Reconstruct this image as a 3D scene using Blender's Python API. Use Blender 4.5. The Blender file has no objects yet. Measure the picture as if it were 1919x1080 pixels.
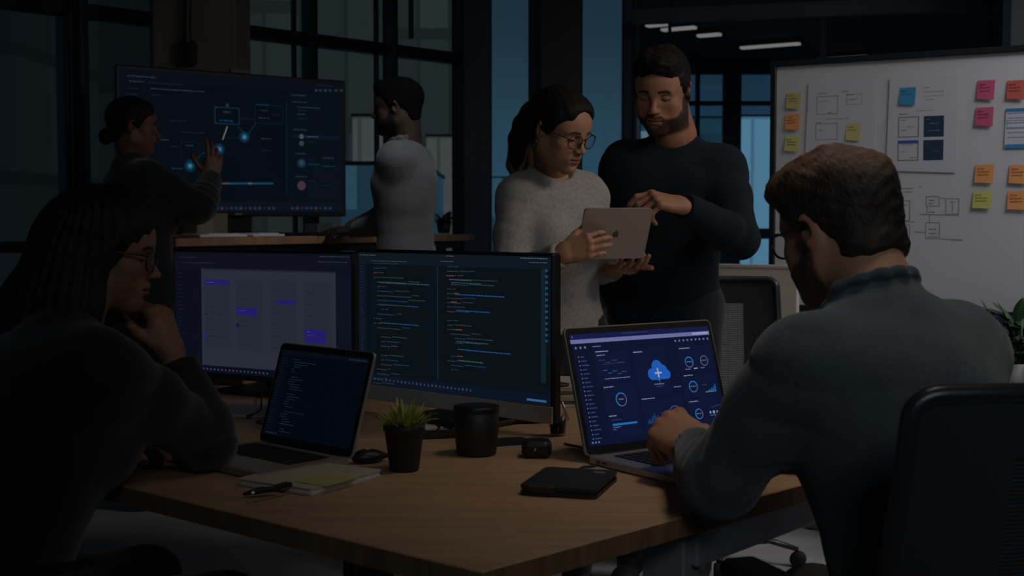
import bpy, math, random
import numpy as np
from mathutils import Matrix, Vector
random.seed(7); RNG = np.random.RandomState(7)
# ------------------------------------------------------------------ camera, world, lights
SC = bpy.context.scene
F = 2400.0; PITCH = math.atan(125/2400); EYE = 1.22
cam_d = bpy.data.cameras.new('camera'); cam = bpy.data.objects.new('camera', cam_d)
SC.collection.objects.link(cam); SC.camera = cam
cam.location = (0, 0, EYE); cam.rotation_euler = (math.pi/2-PITCH, 0, 0)
cam_d.sensor_width = 36; cam_d.lens = 36*F/1919; cam_d.clip_end = 300; cam_d.clip_start = .05
cam_d.dof.use_dof = True; cam_d.dof.focus_distance = 3.1; cam_d.dof.aperture_fstop = 6.5
SC.view_settings.view_transform = 'Standard'; SC.view_settings.look = 'None'
SC.view_settings.exposure = 0.0; SC.view_settings.gamma = 1; SC.view_settings.use_curve_mapping = False
w = bpy.data.worlds.new('dusk'); SC.world = w; w.use_nodes = True
w.node_tree.nodes['Background'].inputs[0].default_value = (.10, .19, .27, 1)
w.node_tree.nodes['Background'].inputs[1].default_value = .045
def area(name, loc, target, size, power, col, sy=None, spread=180):
    l = bpy.data.lights.new(name, 'AREA'); l.energy = power; l.color = col; l.size = size
    l.spread = math.radians(spread)
    if sy: l.shape = 'RECTANGLE'; l.size_y = sy
    o = bpy.data.objects.new(name, l); SC.collection.objects.link(o); o.location = loc
    o.rotation_euler = (Vector(target)-Vector(loc)).to_track_quat('-Z', 'Y').to_euler(); return o
# board and desk ceiling lights (above the frame), added fill lamps, far glazing glow
LIGHTS = [
 area('ceiling_light_board', (2.7, 3.7, 2.9), (2.35, 4.9, 1.1), 1.1, 12.5, (1, .98, 1.04), .5, 125),
 area('ceiling_light_desk', (.80, 2.30, 2.95), (.62, 2.45, .7), .5, 1.35, (1, .86, .72), .35, 62),
 area('fill_light_right', (1.75, 2.75, 2.35), (.35, 3.75, 1.45), .6, 2.3, (1, .84, .70), .4, 90),  # added low fill, warms the ponytail woman's face from the right
 area('fill_light_front', (1.1, -.9, 2.7), (1.0, 3.4, .95), 1.8, 2.9, (.90, .96, 1), 1.0, 70),  # broad fill added behind the camera, lifts the foreground and the standing pair
 area('fill_light_middle', (.85, 4.25, 2.9), (1.2, 5.0, .2), .8, .5, (1, .90, .82), .5, 110),  # added to brighten the beige divider and the floor beyond the desk
 area('fill_light_back_man', (-.15, 4.7, 2.85), (-.50, 5.8, 1.25), .5, 1.1, (.92, .96, 1), .4, 50),  # added fill aimed at the man in the grey shirt
 area('window_glow_back', (1.9, 8.0, 1.9), (.9, 3.5, 1.2), 2.0, 1.1, (.30, .66, 1), 1.6, 150),
 area('fill_light_far', (2.2, 12.0, 2.7), (2.2, 12.0, 0), 1.5, 7.0, (.55, .80, 1), 1.5, 160),  # added so that bounce off the floor lifts the dark far ceiling
]
# ------------------------------------------------------------------ placing helpers
_c, _s = math.cos(PITCH), math.sin(PITCH)
def ray(px, py):
    u = (px-959.5)/F; v = (540-py)/F
    return np.array([u, _c+v*_s, -_s+v*_c])
def W(px, py, d):
    r = ray(px, py); return np.array([0, 0, EYE])+r*(d/r[1])
def Z(px, py, z):
    r = ray(px, py); return np.array([0, 0, EYE])+r*((z-EYE)/r[2])
# ------------------------------------------------------------------ object helpers
def link(o, parent=None):
    SC.collection.objects.link(o)
    if parent is not None: o.parent = parent
    return o
def thing(name, label, cat, loc=(0, 0, 0), group=None):
    o = bpy.data.objects.new(name, None); o.empty_display_size = .05; link(o)
    o.location = loc; o['label'] = label; o['category'] = cat
    if group: o['group'] = group
    bpy.context.view_layer.update()
    return o
def tag(o, label, cat, group=None):
    o['label'] = label; o['category'] = cat
    if group: o['group'] = group
    return o
def struct(o): o['kind'] = 'structure'; return o
def mk(name, V, Fc, mat, parent=None, smooth=False, col=None, world=True, mats=None, fm=None):
    """mesh object; V in world coordinates (moved into the parent's frame)"""
    V = np.asarray(V, dtype=float).reshape(-1, 3)
    loc = np.zeros(3)
    if parent is not None and world:
        p = parent; off = np.zeros(3)
        while p is not None: off += np.array(p.location); p = p.parent
        loc = off
    me = bpy.data.meshes.new(name)
    me.from_pydata((V-loc).tolist(), [], [list(map(int, f)) for f in Fc]); 
    if mats:
        for m in mats: me.materials.append(m)
        if fm is not None: me.polygons.foreach_set('material_index', np.asarray(fm, dtype=np.int32))
    else: me.materials.append(mat)
    if smooth: me.polygons.foreach_set('use_smooth', [True]*len(me.polygons))
    if col is not None:
        a = me.color_attributes.new('Col', 'FLOAT_COLOR', 'POINT')
        c = np.ones((len(V), 4)); c[:, :3] = col; a.data.foreach_set('color', c.ravel())
    me.update(); o = bpy.data.objects.new(name, me); return link(o, parent)
class MB:
    """collects simple shapes into one mesh"""
    def __init__(s): s.V = []; s.F = []; s.C = []; s.c = (1, 1, 1)
    def add(s, V, Fc):
        n = len(s.V); s.V += [tuple(v) for v in V]; s.F += [[i+n for i in f] for f in Fc]; s.C += [s.c]*len(V); return s
    def box(s, c, h, R=None, bev=0.0):
        c = np.array(c, float); h = np.array(h, float)
        R = np.eye(3) if R is None else np.array(R)
        if bev <= 0:
            P = np.array([[x, y, z] for x in (-1, 1) for y in (-1, 1) for z in (-1, 1)])*h
            fs = [(0,1,3,2),(4,6,7,5),(0,4,5,1),(2,3,7,6),(0,2,6,4),(1,5,7,3)]
            return s.add(P@R.T+c, fs)
        b = min(bev, min(h)*.95); P = []
        for x in (-1, 1):
            for y in (-1, 1):
                for z in (-1, 1):
                    P += [[x*h[0], y*(h[1]-b), z*(h[2]-b)], [x*(h[0]-b), y*h[1], z*(h[2]-b)], [x*(h[0]-b), y*(h[1]-b), z*h[2]]]
        I = lambda x, y, z, k: ((x*2+y)*2+z)*3+k
        fs = []
        for x in (0, 1): f = [I(x,0,0,0), I(x,1,0,0), I(x,1,1,0), I(x,0,1,0)]; fs.append(f if x else f[::-1])
        for y in (0, 1): f = [I(0,y,0,1), I(0,y,1,1), I(1,y,1,1), I(1,y,0,1)]; fs.append(f if y else f[::-1])
        for z in (0, 1): f = [I(0,0,z,2), I(1,0,z,2), I(1,1,z,2), I(0,1,z,2)]; fs.append(f if z else f[::-1])
        for x in (0, 1):
            for y in (0, 1): f = [I(x,y,0,0), I(x,y,1,0), I(x,y,1,1), I(x,y,0,1)]; fs.append(f if (x+y) % 2 else f[::-1])
        for x in (0, 1):
            for z in (0, 1): f = [I(x,0,z,0), I(x,0,z,2), I(x,1,z,2), I(x,1,z,0)]; fs.append(f if (x+z) % 2 else f[::-1])
        for y in (0, 1):
            for z in (0, 1): f = [I(0,y,z,1), I(1,y,z,1), I(1,y,z,2), I(0,y,z,2)]; fs.append(f if (y+z) % 2 else f[::-1])
        for x in (0, 1):
            for y in (0, 1):
                for z in (0, 1): f = [I(x,y,z,0), I(x,y,z,1), I(x,y,z,2)]; fs.append(f if (x+y+z) % 2 else f[::-1])
        return s.add(P@R.T+c, fs)
    def tube(s, pts, r, n=8, cap=True, flat=1.0):
        P = [np.array(p, float) for p in pts]; rs = r if hasattr(r, '__len__') else [r]*len(P)
        V = []; fs = []; up = None
        for i, p in enumerate(P):
            t = P[min(i+1, len(P)-1)]-P[max(i-1, 0)]; t = t/(np.linalg.norm(t)+1e-12)
            if up is None: up = np.array([0, 0, 1.]) if abs(t[2]) < .9 else np.array([1., 0, 0])
            a = np.cross(t, up); a /= np.linalg.norm(a)+1e-12; b = np.cross(a, t); up = b
            for k in range(n):
                q = 2*math.pi*k/n; V.append(p+a*math.cos(q)*rs[i]+b*math.sin(q)*rs[i]*flat)
        for i in range(len(P)-1):
            for k in range(n):
                fs.append((i*n+k, i*n+(k+1) % n, (i+1)*n+(k+1) % n, (i+1)*n+k))
        if cap: fs.append(tuple(range(n))[::-1]); fs.append(tuple((len(P)-1)*n+k for k in range(n)))
        return s.add(V, fs)
    def lathe(s, c, prof, n=40, R=None):
        V = []; fs = []; c = np.array(c, float)
        for (r, z) in prof:
            for k in range(n):
                q = 2*math.pi*k/n; V.append([r*math.cos(q), r*math.sin(q), z])
        V = np.array(V)
        if R is not None: V = V@np.array(R).T
        V = V+c
        for i in range(len(prof)-1):
            for k in range(n): fs.append((i*n+k, i*n+(k+1) % n, (i+1)*n+(k+1) % n, (i+1)*n+k))
        fs.append(tuple(range(n))[::-1]); fs.append(tuple((len(prof)-1)*n+k for k in range(n)))
        return s.add(V, fs)
    def prism(s, poly, o, X, Y, t):
        """poly (2-D) in the plane o,X,Y extruded by t along XxY"""
        o = np.array(o, float); X = np.array(X, float); Y = np.array(Y, float); N = np.cross(X, Y)
        n = len(poly); V = [o+X*a+Y*b for a, b in poly]+[o+X*a+Y*b+N*t for a, b in poly]
        return s.add(V, [tuple(range(n))[::-1], tuple(range(n, 2*n))]+[(i, (i+1) % n, n+(i+1) % n, n+i) for i in range(n)])
    def build(s, name, mat, parent=None, smooth=False, colour=False):
        return mk(name, s.V, s.F, mat, parent, smooth, col=np.array(s.C) if colour else None)
def rrect(w, h, r, n=5, cx=0, cy=0):
    P = []
    for (sx, sy, a0) in ((1, 1, 0), (-1, 1, 90), (-1, -1, 180), (1, -1, 270)):
        for k in range(n+1):
            a = math.radians(a0+90*k/n); P.append((cx+sx*(w/2-r)+r*math.cos(a), cy+sy*(h/2-r)+r*math.sin(a)))
    return P
def frame(fwd, up=(0, 0, 1)):
    """rows->columns x(right) y(fwd) z(up)"""
    y = np.array(fwd, float); y /= np.linalg.norm(y); x = np.cross(y, np.array(up, float)); x /= np.linalg.norm(x)
    return np.column_stack([x, y, np.cross(x, y)])
def rotz(a): c, s = math.cos(a), math.sin(a); return np.array([[c, -s, 0], [s, c, 0], [0, 0, 1.]])
def rotx(a): c, s = math.cos(a), math.sin(a); return np.array([[1., 0, 0], [0, c, -s], [0, s, c]])
def roty(a): c, s = math.cos(a), math.sin(a); return np.array([[c, 0, s], [0, 1., 0], [-s, 0, c]])
R_ = math.radians
# ------------------------------------------------------------------ materials
MT = {}
def mat(name, col=(.5, .5, .5), rough=.5, metal=0.0, bump=0.0, bscale=200, var=0.0, vscale=8, attr=False, emit=0, spec=.5, sheen=0, stretch=(1, 1, 1), coat=0, sss=0):
    if name in MT: return MT[name]
    m = bpy.data.materials.new(name); m.use_nodes = True; nt = m.node_tree; b = nt.nodes['Principled BSDF']
    N = nt.nodes.new; L = nt.links.new
    b.inputs['Base Color'].default_value = (*col, 1); b.inputs['Roughness'].default_value = rough
    b.inputs['Metallic'].default_value = metal; b.inputs['Specular IOR Level'].default_value = spec
    b.inputs['Sheen Weight'].default_value = sheen; b.inputs['Coat Weight'].default_value = coat
    if sss: b.inputs['Subsurface Weight'].default_value = sss; b.inputs['Subsurface Radius'].default_value = (.01, .004, .002); b.inputs['Subsurface Scale'].default_value = 1
    tc = N('ShaderNodeTexCoord'); mp = N('ShaderNodeMapping'); mp.inputs['Scale'].default_value = stretch; L(tc.outputs['Object'], mp.inputs[0])
    src = None
    if attr:
        a = N('ShaderNodeAttribute'); a.attribute_name = 'Col'; src = a.outputs['Color']
        if not emit: L(src, b.inputs['Base Color'])
    if var:
        n = N('ShaderNodeTexNoise'); n.inputs['Scale'].default_value = vscale; n.inputs['Detail'].default_value = 5; L(mp.outputs[0], n.inputs['Vector'])
        mr = N('ShaderNodeMapRange'); mr.inputs['From Min'].default_value = .3; mr.inputs['From Max'].default_value = .7; mr.inputs['To Min'].default_value = 1-var; mr.inputs['To Max'].default_value = 1+var; L(n.outputs[0], mr.inputs[0])
        mx = N('ShaderNodeVectorMath'); mx.operation = 'SCALE'; L(mr.outputs[0], mx.inputs['Scale'])
        if src is not None: L(src, mx.inputs[0])
        else: mx.inputs[0].default_value = col
        L(mx.outputs[0], b.inputs['Base Color'])
    if bump:
        n = N('ShaderNodeTexNoise'); n.inputs['Scale'].default_value = bscale; n.inputs['Detail'].default_value = 3; L(mp.outputs[0], n.inputs['Vector'])
        bp = N('ShaderNodeBump'); bp.inputs['Strength'].default_value = bump; bp.inputs['Distance'].default_value = .002; L(n.outputs[0], bp.inputs['Height']); L(bp.outputs[0], b.inputs['Normal'])
    if emit:
        b.inputs['Emission Strength'].default_value = emit
        if src is not None: L(src, b.inputs['Emission Color']); b.inputs['Base Color'].default_value = (.01, .01, .012, 1)
        else: b.inputs['Emission Color'].default_value = (*col, 1)
    MT[name] = m; return m
# ------------------------------------------------------------------ signed-distance modelling
def smin(a, b, k):
    h = np.maximum(k-np.abs(a-b), 0)/k; return np.minimum(a, b)-h*h*k*.25
class Field:
    def __init__(s): s.ops = []
    def cap(s, a, b, ra, rb=None, k=.02, op='u'):
        s.ops.append(('c', op, np.array(a, float), np.array(b, float), ra, ra if rb is None else rb, k)); return s
    def ell(s, c, r, R=None, k=.02, op='u'):
        r = np.array(r, float) if hasattr(r, '__len__') else np.array([r]*3, float)
        s.ops.append(('e', op, np.array(c, float), r, None if R is None else np.array(R).T, k)); return s
    def box(s, c, h, R=None, rd=.0, k=.005, op='u'):
        s.ops.append(('b', op, np.array(c, float), np.array(h, float), None if R is None else np.array(R).T, rd, k)); return s
    def bb(s, o):
        if o[0] == 'c': m = max(o[4], o[5]); return np.minimum(o[2], o[3])-m, np.maximum(o[2], o[3])+m, o[6]
        if o[0] == 'e':
            e = o[3] if o[4] is None else np.sqrt(((o[4].T*o[3])**2).sum(1)); return o[2]-e, o[2]+e, o[5]
        e = o[3]+o[5] if o[4] is None else np.abs(o[4].T)@(o[3]+o[5]); return o[2]-e, o[2]+e, o[6]
    def mesh(s, h, smooth=1):
        lo = np.min([s.bb(o)[0] for o in s.ops if o[1] == 'u'], axis=0)-3*h-.004
        hi = np.max([s.bb(o)[1] for o in s.ops if o[1] == 'u'], axis=0)+3*h+.004
        n = np.ceil((hi-lo)/h).astype(int)+1
        ax = [(lo[i]+np.arange(n[i])*h).astype(np.float32) for i in range(3)]
        D = np.full(n, .3, dtype=np.float32)
        for o in s.ops:
            a, b, k = s.bb(o); mg = k+2*h+.003
            if o[1] == 's': mg += .01
            i0 = np.clip(np.floor((a-mg-lo)/h).astype(int), 0, n); i1 = np.clip(np.ceil((b+mg-lo)/h).astype(int)+1, 0, n)
            if (i1 <= i0).any(): continue
            sl = tuple(slice(i0[j], i1[j]) for j in range(3))
            c = o[2].astype(np.float32)
            X = ax[0][sl[0]][:, None, None]-c[0]; Y = ax[1][sl[1]][None, :, None]-c[1]; Q = ax[2][sl[2]][None, None, :]-c[2]
            if o[0] == 'c':
                v = (o[3]-o[2]); L2 = max(float(v@v), 1e-10)
                t = np.clip((X*v[0]+Y*v[1]+Q*v[2])/L2, 0, 1)
                d = np.sqrt((X-t*v[0])**2+(Y-t*v[1])**2+(Q-t*v[2])**2)-(o[4]+(o[5]-o[4])*t)
            else:
                if o[4] is not None:
                    R = o[4]; X, Y, Q = R[0, 0]*X+R[0, 1]*Y+R[0, 2]*Q, R[1, 0]*X+R[1, 1]*Y+R[1, 2]*Q, R[2, 0]*X+R[2, 1]*Y+R[2, 2]*Q
                r = o[3]
                if o[0] == 'e':
                    k0 = np.sqrt((X/r[0])**2+(Y/r[1])**2+(Q/r[2])**2); k1 = np.sqrt((X/r[0]**2)**2+(Y/r[1]**2)**2+(Q/r[2]**2)**2)
                    d = k0*(k0-1)/np.maximum(k1, 1e-6)
                else:
                    qx, qy, qz = np.abs(X)-r[0], np.abs(Y)-r[1], np.abs(Q)-r[2]
                    d = np.sqrt(np.maximum(qx, 0)**2+np.maximum(qy, 0)**2+np.maximum(qz, 0)**2)+np.minimum(np.maximum(qx, np.maximum(qy, qz)), 0)-o[5]
            d = d.astype(np.float32)
            if o[1] == 'u': D[sl] = smin(D[sl], d, k)
            else: D[sl] = -smin(-D[sl], d, k)
        return nets(D, lo, h, smooth)
def nets(D, lo, h, smooth=1):
    S = D < 0; n = D.shape
    A = np.zeros(tuple(x-1 for x in n), dtype=np.uint8)
    cs = [(i, j, k) for i in (0, 1) for j in (0, 1) for k in (0, 1)]
    for c in cs: A += S[c[0]:n[0]-1+c[0], c[1]:n[1]-1+c[1], c[2]:n[2]-1+c[2]]
    I = np.array(np.nonzero((A > 0) & (A < 8))).T
    idx = np.full(A.shape, -1, dtype=np.int64); idx[I[:, 0], I[:, 1], I[:, 2]] = np.arange(len(I))
    P = np.zeros((len(I), 3)); cnt = np.zeros(len(I))
    for a in cs:
        for b in cs:
            if sum(b)-sum(a) == 1 and all(b[i] >= a[i] for i in range(3)):
                da = D[I[:, 0]+a[0], I[:, 1]+a[1], I[:, 2]+a[2]]; db = D[I[:, 0]+b[0], I[:, 1]+b[1], I[:, 2]+b[2]]
                m = (da < 0) != (db < 0); t = np.where(m, da/np.where(m, da-db, 1), 0)
                P[m] += (np.array(a)+(np.array(b)-np.array(a))*t[:, None])[m]; cnt[m] += 1
    V = lo+(I+P/cnt[:, None])*h
    fs = []
    for ax in range(3):
        u, v = (ax+1) % 3, (ax+2) % 3
        s0 = [slice(None)]*3; s1 = [slice(None)]*3; s0[ax] = slice(0, n[ax]-1); s1[ax] = slice(1, n[ax])
        a = S[tuple(s0)]; b = S[tuple(s1)]; E = np.array(np.nonzero(a != b)).T
        E = E[(E[:, u] > 0) & (E[:, v] > 0) & (E[:, u] < n[u]-1) & (E[:, v] < n[v]-1)]
        if len(E) == 0: continue
        flip = a[E[:, 0], E[:, 1], E[:, 2]]
        def g(du, dv):
            q = E.copy(); q[:, u] += du; q[:, v] += dv; return idx[q[:, 0], q[:, 1], q[:, 2]]
        Q = np.stack([g(-1, -1), g(0, -1), g(0, 0), g(-1, 0)], 1)
        Q[~flip] = Q[~flip][:, ::-1]; fs.append(Q)
    Fq = np.concatenate(fs)
    for _ in range(smooth): V = lap(V, Fq, .5)
    return V, Fq
def lap(V, Fq, a):
    s = np.zeros_like(V); c = np.zeros(len(V))
    for i in range(4):
        j = (i+1) % 4
        np.add.at(s, Fq[:, i], V[Fq[:, j]]); np.add.at(c, Fq[:, i], 1); np.add.at(s, Fq[:, j], V[Fq[:, i]]); np.add.at(c, Fq[:, j], 1)
    return V+(s/np.maximum(c, 1)[:, None]-V)*a
def normals(V, Fq):
    n = np.cross(V[Fq[:, 2]]-V[Fq[:, 0]], V[Fq[:, 3]]-V[Fq[:, 1]]); N = np.zeros_like(V)
    for i in range(4): np.add.at(N, Fq[:, i], n)
    return N/np.maximum(np.linalg.norm(N, axis=1), 1e-12)[:, None]
def wav(P, f, seed, n=7):
    r = np.random.RandomState(seed); o = np.zeros(len(P))
    for _ in range(n):
        d = r.normal(size=3); d /= np.linalg.norm(d); o += np.sin(P@d*f*r.uniform(.6, 1.5)+r.uniform(0, 6.28))
    return o/n
def join(parts):
    V = []; Fc = []; C = []; n = 0
    for p in parts:
        V.append(p[0]); Fc.append(np.asarray(p[1])+n); n += len(p[0])
        if len(p) > 2: C.append(p[2])
    return np.concatenate(V), np.concatenate(Fc), (np.concatenate(C) if C else None)
# ------------------------------------------------------------------ people
def headR(yaw, pitch, roll=0):
    """yaw: degrees from +Y towards +X; pitch: degrees nodding down; roll: tilt towards own right"""
    return rotz(-R_(yaw))@rotx(-R_(pitch))@roty(R_(roll))
def sstep(a, b, x): t = np.clip((x-a)/(b-a), 0, 1); return t*t*(3-2*t)
def mixc(C, col, m): return C*(1-m[:, None])+np.array(col)*m[:, None]
def head_mesh(O, R, s, neck, skin, female=False, beard=None, brow=(.02, .012, .008), lip=None, look=1.0, h=.0024, jaw=1.0, neckr=None, bt=1.0):
    """face, skull, ears and neck as one surface; returns world verts, faces, colours"""
    nb = R.T@(np.array(neck)-O)/s
    f = Field(); jw = jaw*(.86 if female else .97)
    f.ell((0, -.012, .030), (.0755, .097, .086), k=.03)
    f.ell((0, .030, -.030), (.059*jw, .060, .080), k=.035)
    f.ell((0, .040, .035), (.062, .052, .052), k=.03)
    for x in (-1, 1):
        f.cap((x*.055*jw, .000, -.062), (x*.016*jw, .062, -.100), .017, .015, k=.03)
        f.cap((x*.060*jw, -.008, -.030), (x*.054*jw, .000, -.062), .011 if female else .013, .012 if female else .015, k=.03)
        f.ell((x*.043, .058, -.026), (.020, .020, .017), k=.022)
        f.cap((x*.040, .073, .017), (x*.012, .084, .013), .0085 if female else .0105, k=.014)
    for x in (-1, 1): f.ell((x*.040*jw, .040, -.058), (.022, .030, .024), k=.03)
    f.ell((0, .074, -.101), (.017, .016, .014), k=.022)
    f.ell((0, .080, -.066), (.026, .019, .024), k=.022)
    for x in (-1, 1):
        f.ell((x*.031, .096, -.001), (.0165, .016, .0105), k=.014, op='s')
    n0 = .006 if female else .008
    f.cap((0, .085, .010), (0, .106, -.028), n0, n0+.0015, k=.012)
    f.ell((0, .109, -.034), (.0098 if female else .0115, .0105, .0088), k=.008)
    for x in (-1, 1):
        f.ell((x*.0115, .100, -.037), (.0068, .0095, .0065), k=.006)
        f.ell((x*.0058, .104, -.0445), (.0034, .005, .0035), k=.003, op='s')
    # mouth
    f.cap((0, .093, -.0485), (0, .096, -.058), .0035, k=.008)
    for x in (-1, 1):
        f.cap((x*.021, .0855, -.0665), (x*.006, .0955, -.0615), .0035, .0050, k=.006)
        f.cap((x*.019, .0855, -.0690), (x*.005, .0945, -.0735), .0040, .0062, k=.006)
    f.cap((-.022, .091, -.0675), (0, .1025, -.0670), .0016, k=.004, op='s'); f.cap((.022, .091, -.0675), (0, .1025, -.0670), .0016, k=.004, op='s')
    f.ell((0, .098, -.0865), (.014, .007, .006), k=.010, op='s')
    # eyes
    for x in (-1, 1):
        f.ell((x*.031, .0735, -.002), (.0140, .0135, .0122), k=.004)
    # ears
    for x in (-1, 1):
        E = roty(x*R_(8))@rotz(-x*R_(24))@rotx(R_(-8))
        f.ell((x*.0800, -.012, -.006), (.0062, .0175, .0310), R=E, k=.010)
        f.ell((x*.0850, -.006, -.003), (.0060, .0100, .0165), R=E, k=.006, op='s')
        f.ell((x*.0765, .002, -.012), (.006, .006, .008), R=E, k=.006)
    # neck
    r0 = neckr or (.046 if female else .056)
    f.cap((0, -.030, -.060), nb, r0, r0*1.08, k=.035)
    f.cap((0, -.052, -.020), nb+(nb-np.array([0, -.03, -.06]))*-.1, r0*.88, r0, k=.03)
    V, Fq = f.mesh(h)
    x, y, z = V.T; ax = np.abs(x)
    C = np.tile(np.array(skin, float), (len(V), 1))
    C *= (1+.10*wav(V, 160, 3)[:, None]*np.array([.5, 1, 1]))
    warm = np.exp(-((ax-.042)**2+(z+.032)**2)/.0004)*(y > .03)*.35+np.exp(-(x**2+(z+.036)**2)/.0002)*(y > .09)*.4
    C = mixc(C, np.array(skin)*np.array([1.12, .78, .74]), np.clip(warm, 0, 1))
    C = mixc(C, np.array(skin)*np.array([1.1, .72, .68]), np.clip((ax-.074)/.006, 0, 1)*.6)
    lp = lip or np.array(skin)*np.array([.92, .62, .58])
    lm = sstep(.0235, .0195, ax)*sstep(.0105, .0085, np.abs(z+.0675+.0012*(ax < .004)))*(y > .078)
    C = mixc(C, lp, lm*.85)
    C = mixc(C, np.array(lp)*.3, sstep(.0030, .0012, np.abs(z+.0675))*sstep(.024, .019, ax)*(y > .08))
    if beard is not None:
        jline = -.0485-.012*sstep(.018, .034, ax)+.014*sstep(.066, .036, y)+.052*sstep(.034, .004, y)
        m = sstep(-.004, .007, jline-z)*sstep(-.016, -.004, y+.0*z)*sstep(-.136, -.118, z-.25*np.maximum(.05-y, 0))
        m *= 1-sstep(.0240, .0190, ax)*sstep(.0115, .0085, np.abs(z+.0685))*(y > .08)
        m *= 1-.75*sstep(.016, .010, ax)*sstep(.007, .003, np.abs(z+.084))*(y > .08)
        m *= np.where(y > .085, sstep(-.0470, -.0505, z), 1)
        m = np.clip(m*(1+.25*wav(V, 900, 11)), 0, 1)
        C = mixc(C, beard, m*.95)
        N = normals(V, Fq); V = V+N*(m*(.0022+.0009*wav(V, 1100, 5)))[:, None]
    # brows, lids, lashes
    zb = .0215-.35*np.maximum(ax-.034, 0)-.10*np.maximum(.034-ax, 0)
    bm = sstep(.0045*bt, .0022*bt, np.abs(z-zb))*sstep(.0110, .015, ax)*sstep(.052, .045, ax)*(y > .045)
    C = mixc(C, brow, bm*.95)
    ex = (ax-.031)/.0150; zl = -.0068+.0030*ex**2*look
    inside = np.clip(1-ex**2, 0, 1)
    lid = sstep(.0022, .0008, np.abs(z-zl))*(inside > .05)*(y > .06)
    C = mixc(C, (.010, .006, .005), lid)
    if look < 1:                                                            # open eye
        za, zb2 = -.0068, -.0068+.0105*(1-look)*inside
        m = (z > za)*(z < zb2)*(inside > .15)*(y > .062)
        C = mixc(C, (.35, .33, .31), m.astype(float)); C = mixc(C, (.02, .012, .008), m*sstep(.0062, .005, np.abs(ax-.031)))
        C = mixc(C, (.010, .006, .005), sstep(.0018, .0008, np.abs(z-zb2))*(inside > .1)*(y > .06))
    cr = sstep(.0016, .0006, np.abs(z-(.0085-.003*ex**2)))*(inside > .1)*(y > .06)
    C = mixc(C, np.array(skin)*.45, cr*.7)
    return (V*s)@R.T+O, Fq, np.clip(C, 0, 1)
def hand_mesh(O, X, Zb, side, skin, curls, thumb, s=1.0, spread=(6, 1, -4, -10), h=.0026, fore=None):
    """wrist O, finger direction X, back-of-hand direction Zb; side 'R'/'L'; curls: 4 x (mcp, pip, dip) degrees"""
    X = np.array(X, float); X /= np.linalg.norm(X); Zb = np.array(Zb, float); Zb -= X*(Zb@X); Zb /= np.linalg.norm(Zb)
    Y = np.cross(Zb, X)*(1 if side == 'R' else -1)
    B = np.column_stack([X, Y, Zb])
    f = Field()
    mc = [(.092, .0290, 0), (.095, .0085, .003), (.090, -.0125, .001), (.081, -.0310, -.004)]
    rr = [.0098, .0102, .0097, .0085]; LN = [(.043, .026, .020), (.047, .030, .021), (.043, .028, .021), (.034, .021, .018)]
    for i, m in enumerate(mc):
        f.cap((.008, m[1]*.62, 0), m, .0145, .0115, k=.014)
    f.ell((.050, -.002, -.006), (.042, .036, .012), k=.015)
    f.cap((.018, .020, -.008), (.050, .034, -.012), .016, .013, k=.015)
    f.cap((-.04, .010, 0), (.012, .012, 0), .0185, .0185, k=.015); f.cap((-.04, -.010, 0), (.012, -.012, 0), .0180, .0180, k=.015)
    tips = []
    for i in range(4):
        p = np.array(mc[i], float); a = 0; sp = R_(spread[i]); r = rr[i]
        f.ell(p+np.array([0, 0, .002]), (.0115, .0105, .0105), k=.006)
        for j in range(3):
            a += R_(curls[i][j]); d = np.array([math.cos(a)*math.cos(sp), math.cos(a)*math.sin(sp), -math.sin(a)])
            q = p+d*LN[i][j]; f.cap(p, q, r, r*.90, k=.0035 if j or i else .0035); p = q; r *= .92
        tips.append(p)
    p = np.array([.030, .034, -.010]); r = .0125
    for d, l in zip(thumb, (.036, .030, .024)):
        d = np.array(d, float); d /= np.linalg.norm(d); q = p+d*l; f.cap(p, q, r, r*.9, k=.006); p = q; r *= .9
    V, Fq = f.mesh(h)
    C = np.tile(np.array(skin, float), (len(V), 1))*(1+.10*wav(V, 220, 4)[:, None]*np.array([.5, 1, 1]))
    # knuckle creases and warmer finger tips
    for m in mc:
        d = np.linalg.norm(V-np.array(m)-np.array([0, 0, .012]), axis=1); C = mixc(C, np.array(skin)*np.array([1.05, .8, .75]), np.exp(-d**2/.00012)*.7)
    V = (V*s); 
    if side == 'L': Fq = Fq[:, ::-1]
    if fore is None: return V@B.T+O, Fq, np.clip(C, 0, 1)
    a = Field().cap(fore, O+(np.array(fore)-O)*.12, .030*s, .022*s, k=.01)
    A = a.mesh(.008); return join([(V@B.T+O, Fq, np.clip(C, 0, 1)), (A[0], A[1], np.tile(np.array(skin), (len(A[0]), 1)))])
def ik(S, Wp, hint, l1, l2):
    d = Wp-S; L = np.linalg.norm(d); 
    if L > (l1+l2)*.998: l1, l2 = l1*L/(l1+l2)/.998, l2*L/(l1+l2)/.998
    a = (l1*l1-l2*l2+L*L)/(2*L); hgt = math.sqrt(max(l1*l1-a*a, 0)); u = d/L
    h = np.array(hint)-S; h = h-u*(h@u); h /= np.linalg.norm(h); return S+u*a+h*hgt
def fold(V, Fq, P0, axis, amp, freq, rad, seed=1):
    """cloth folds around a point, running across an axis"""
    N = normals(V, Fq); ax = np.array(axis, float); ax /= np.linalg.norm(ax); d = V-P0
    w_ = np.exp(-(d**2).sum(1)/rad**2); ph = d@ax*freq*.6+3.0*wav(V, 16, seed)
    return V+N*(amp*.75*w_*(np.abs(np.sin(ph))**.7-.5)*(1+.8*wav(V, 40, seed+40)))[:, None]
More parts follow.
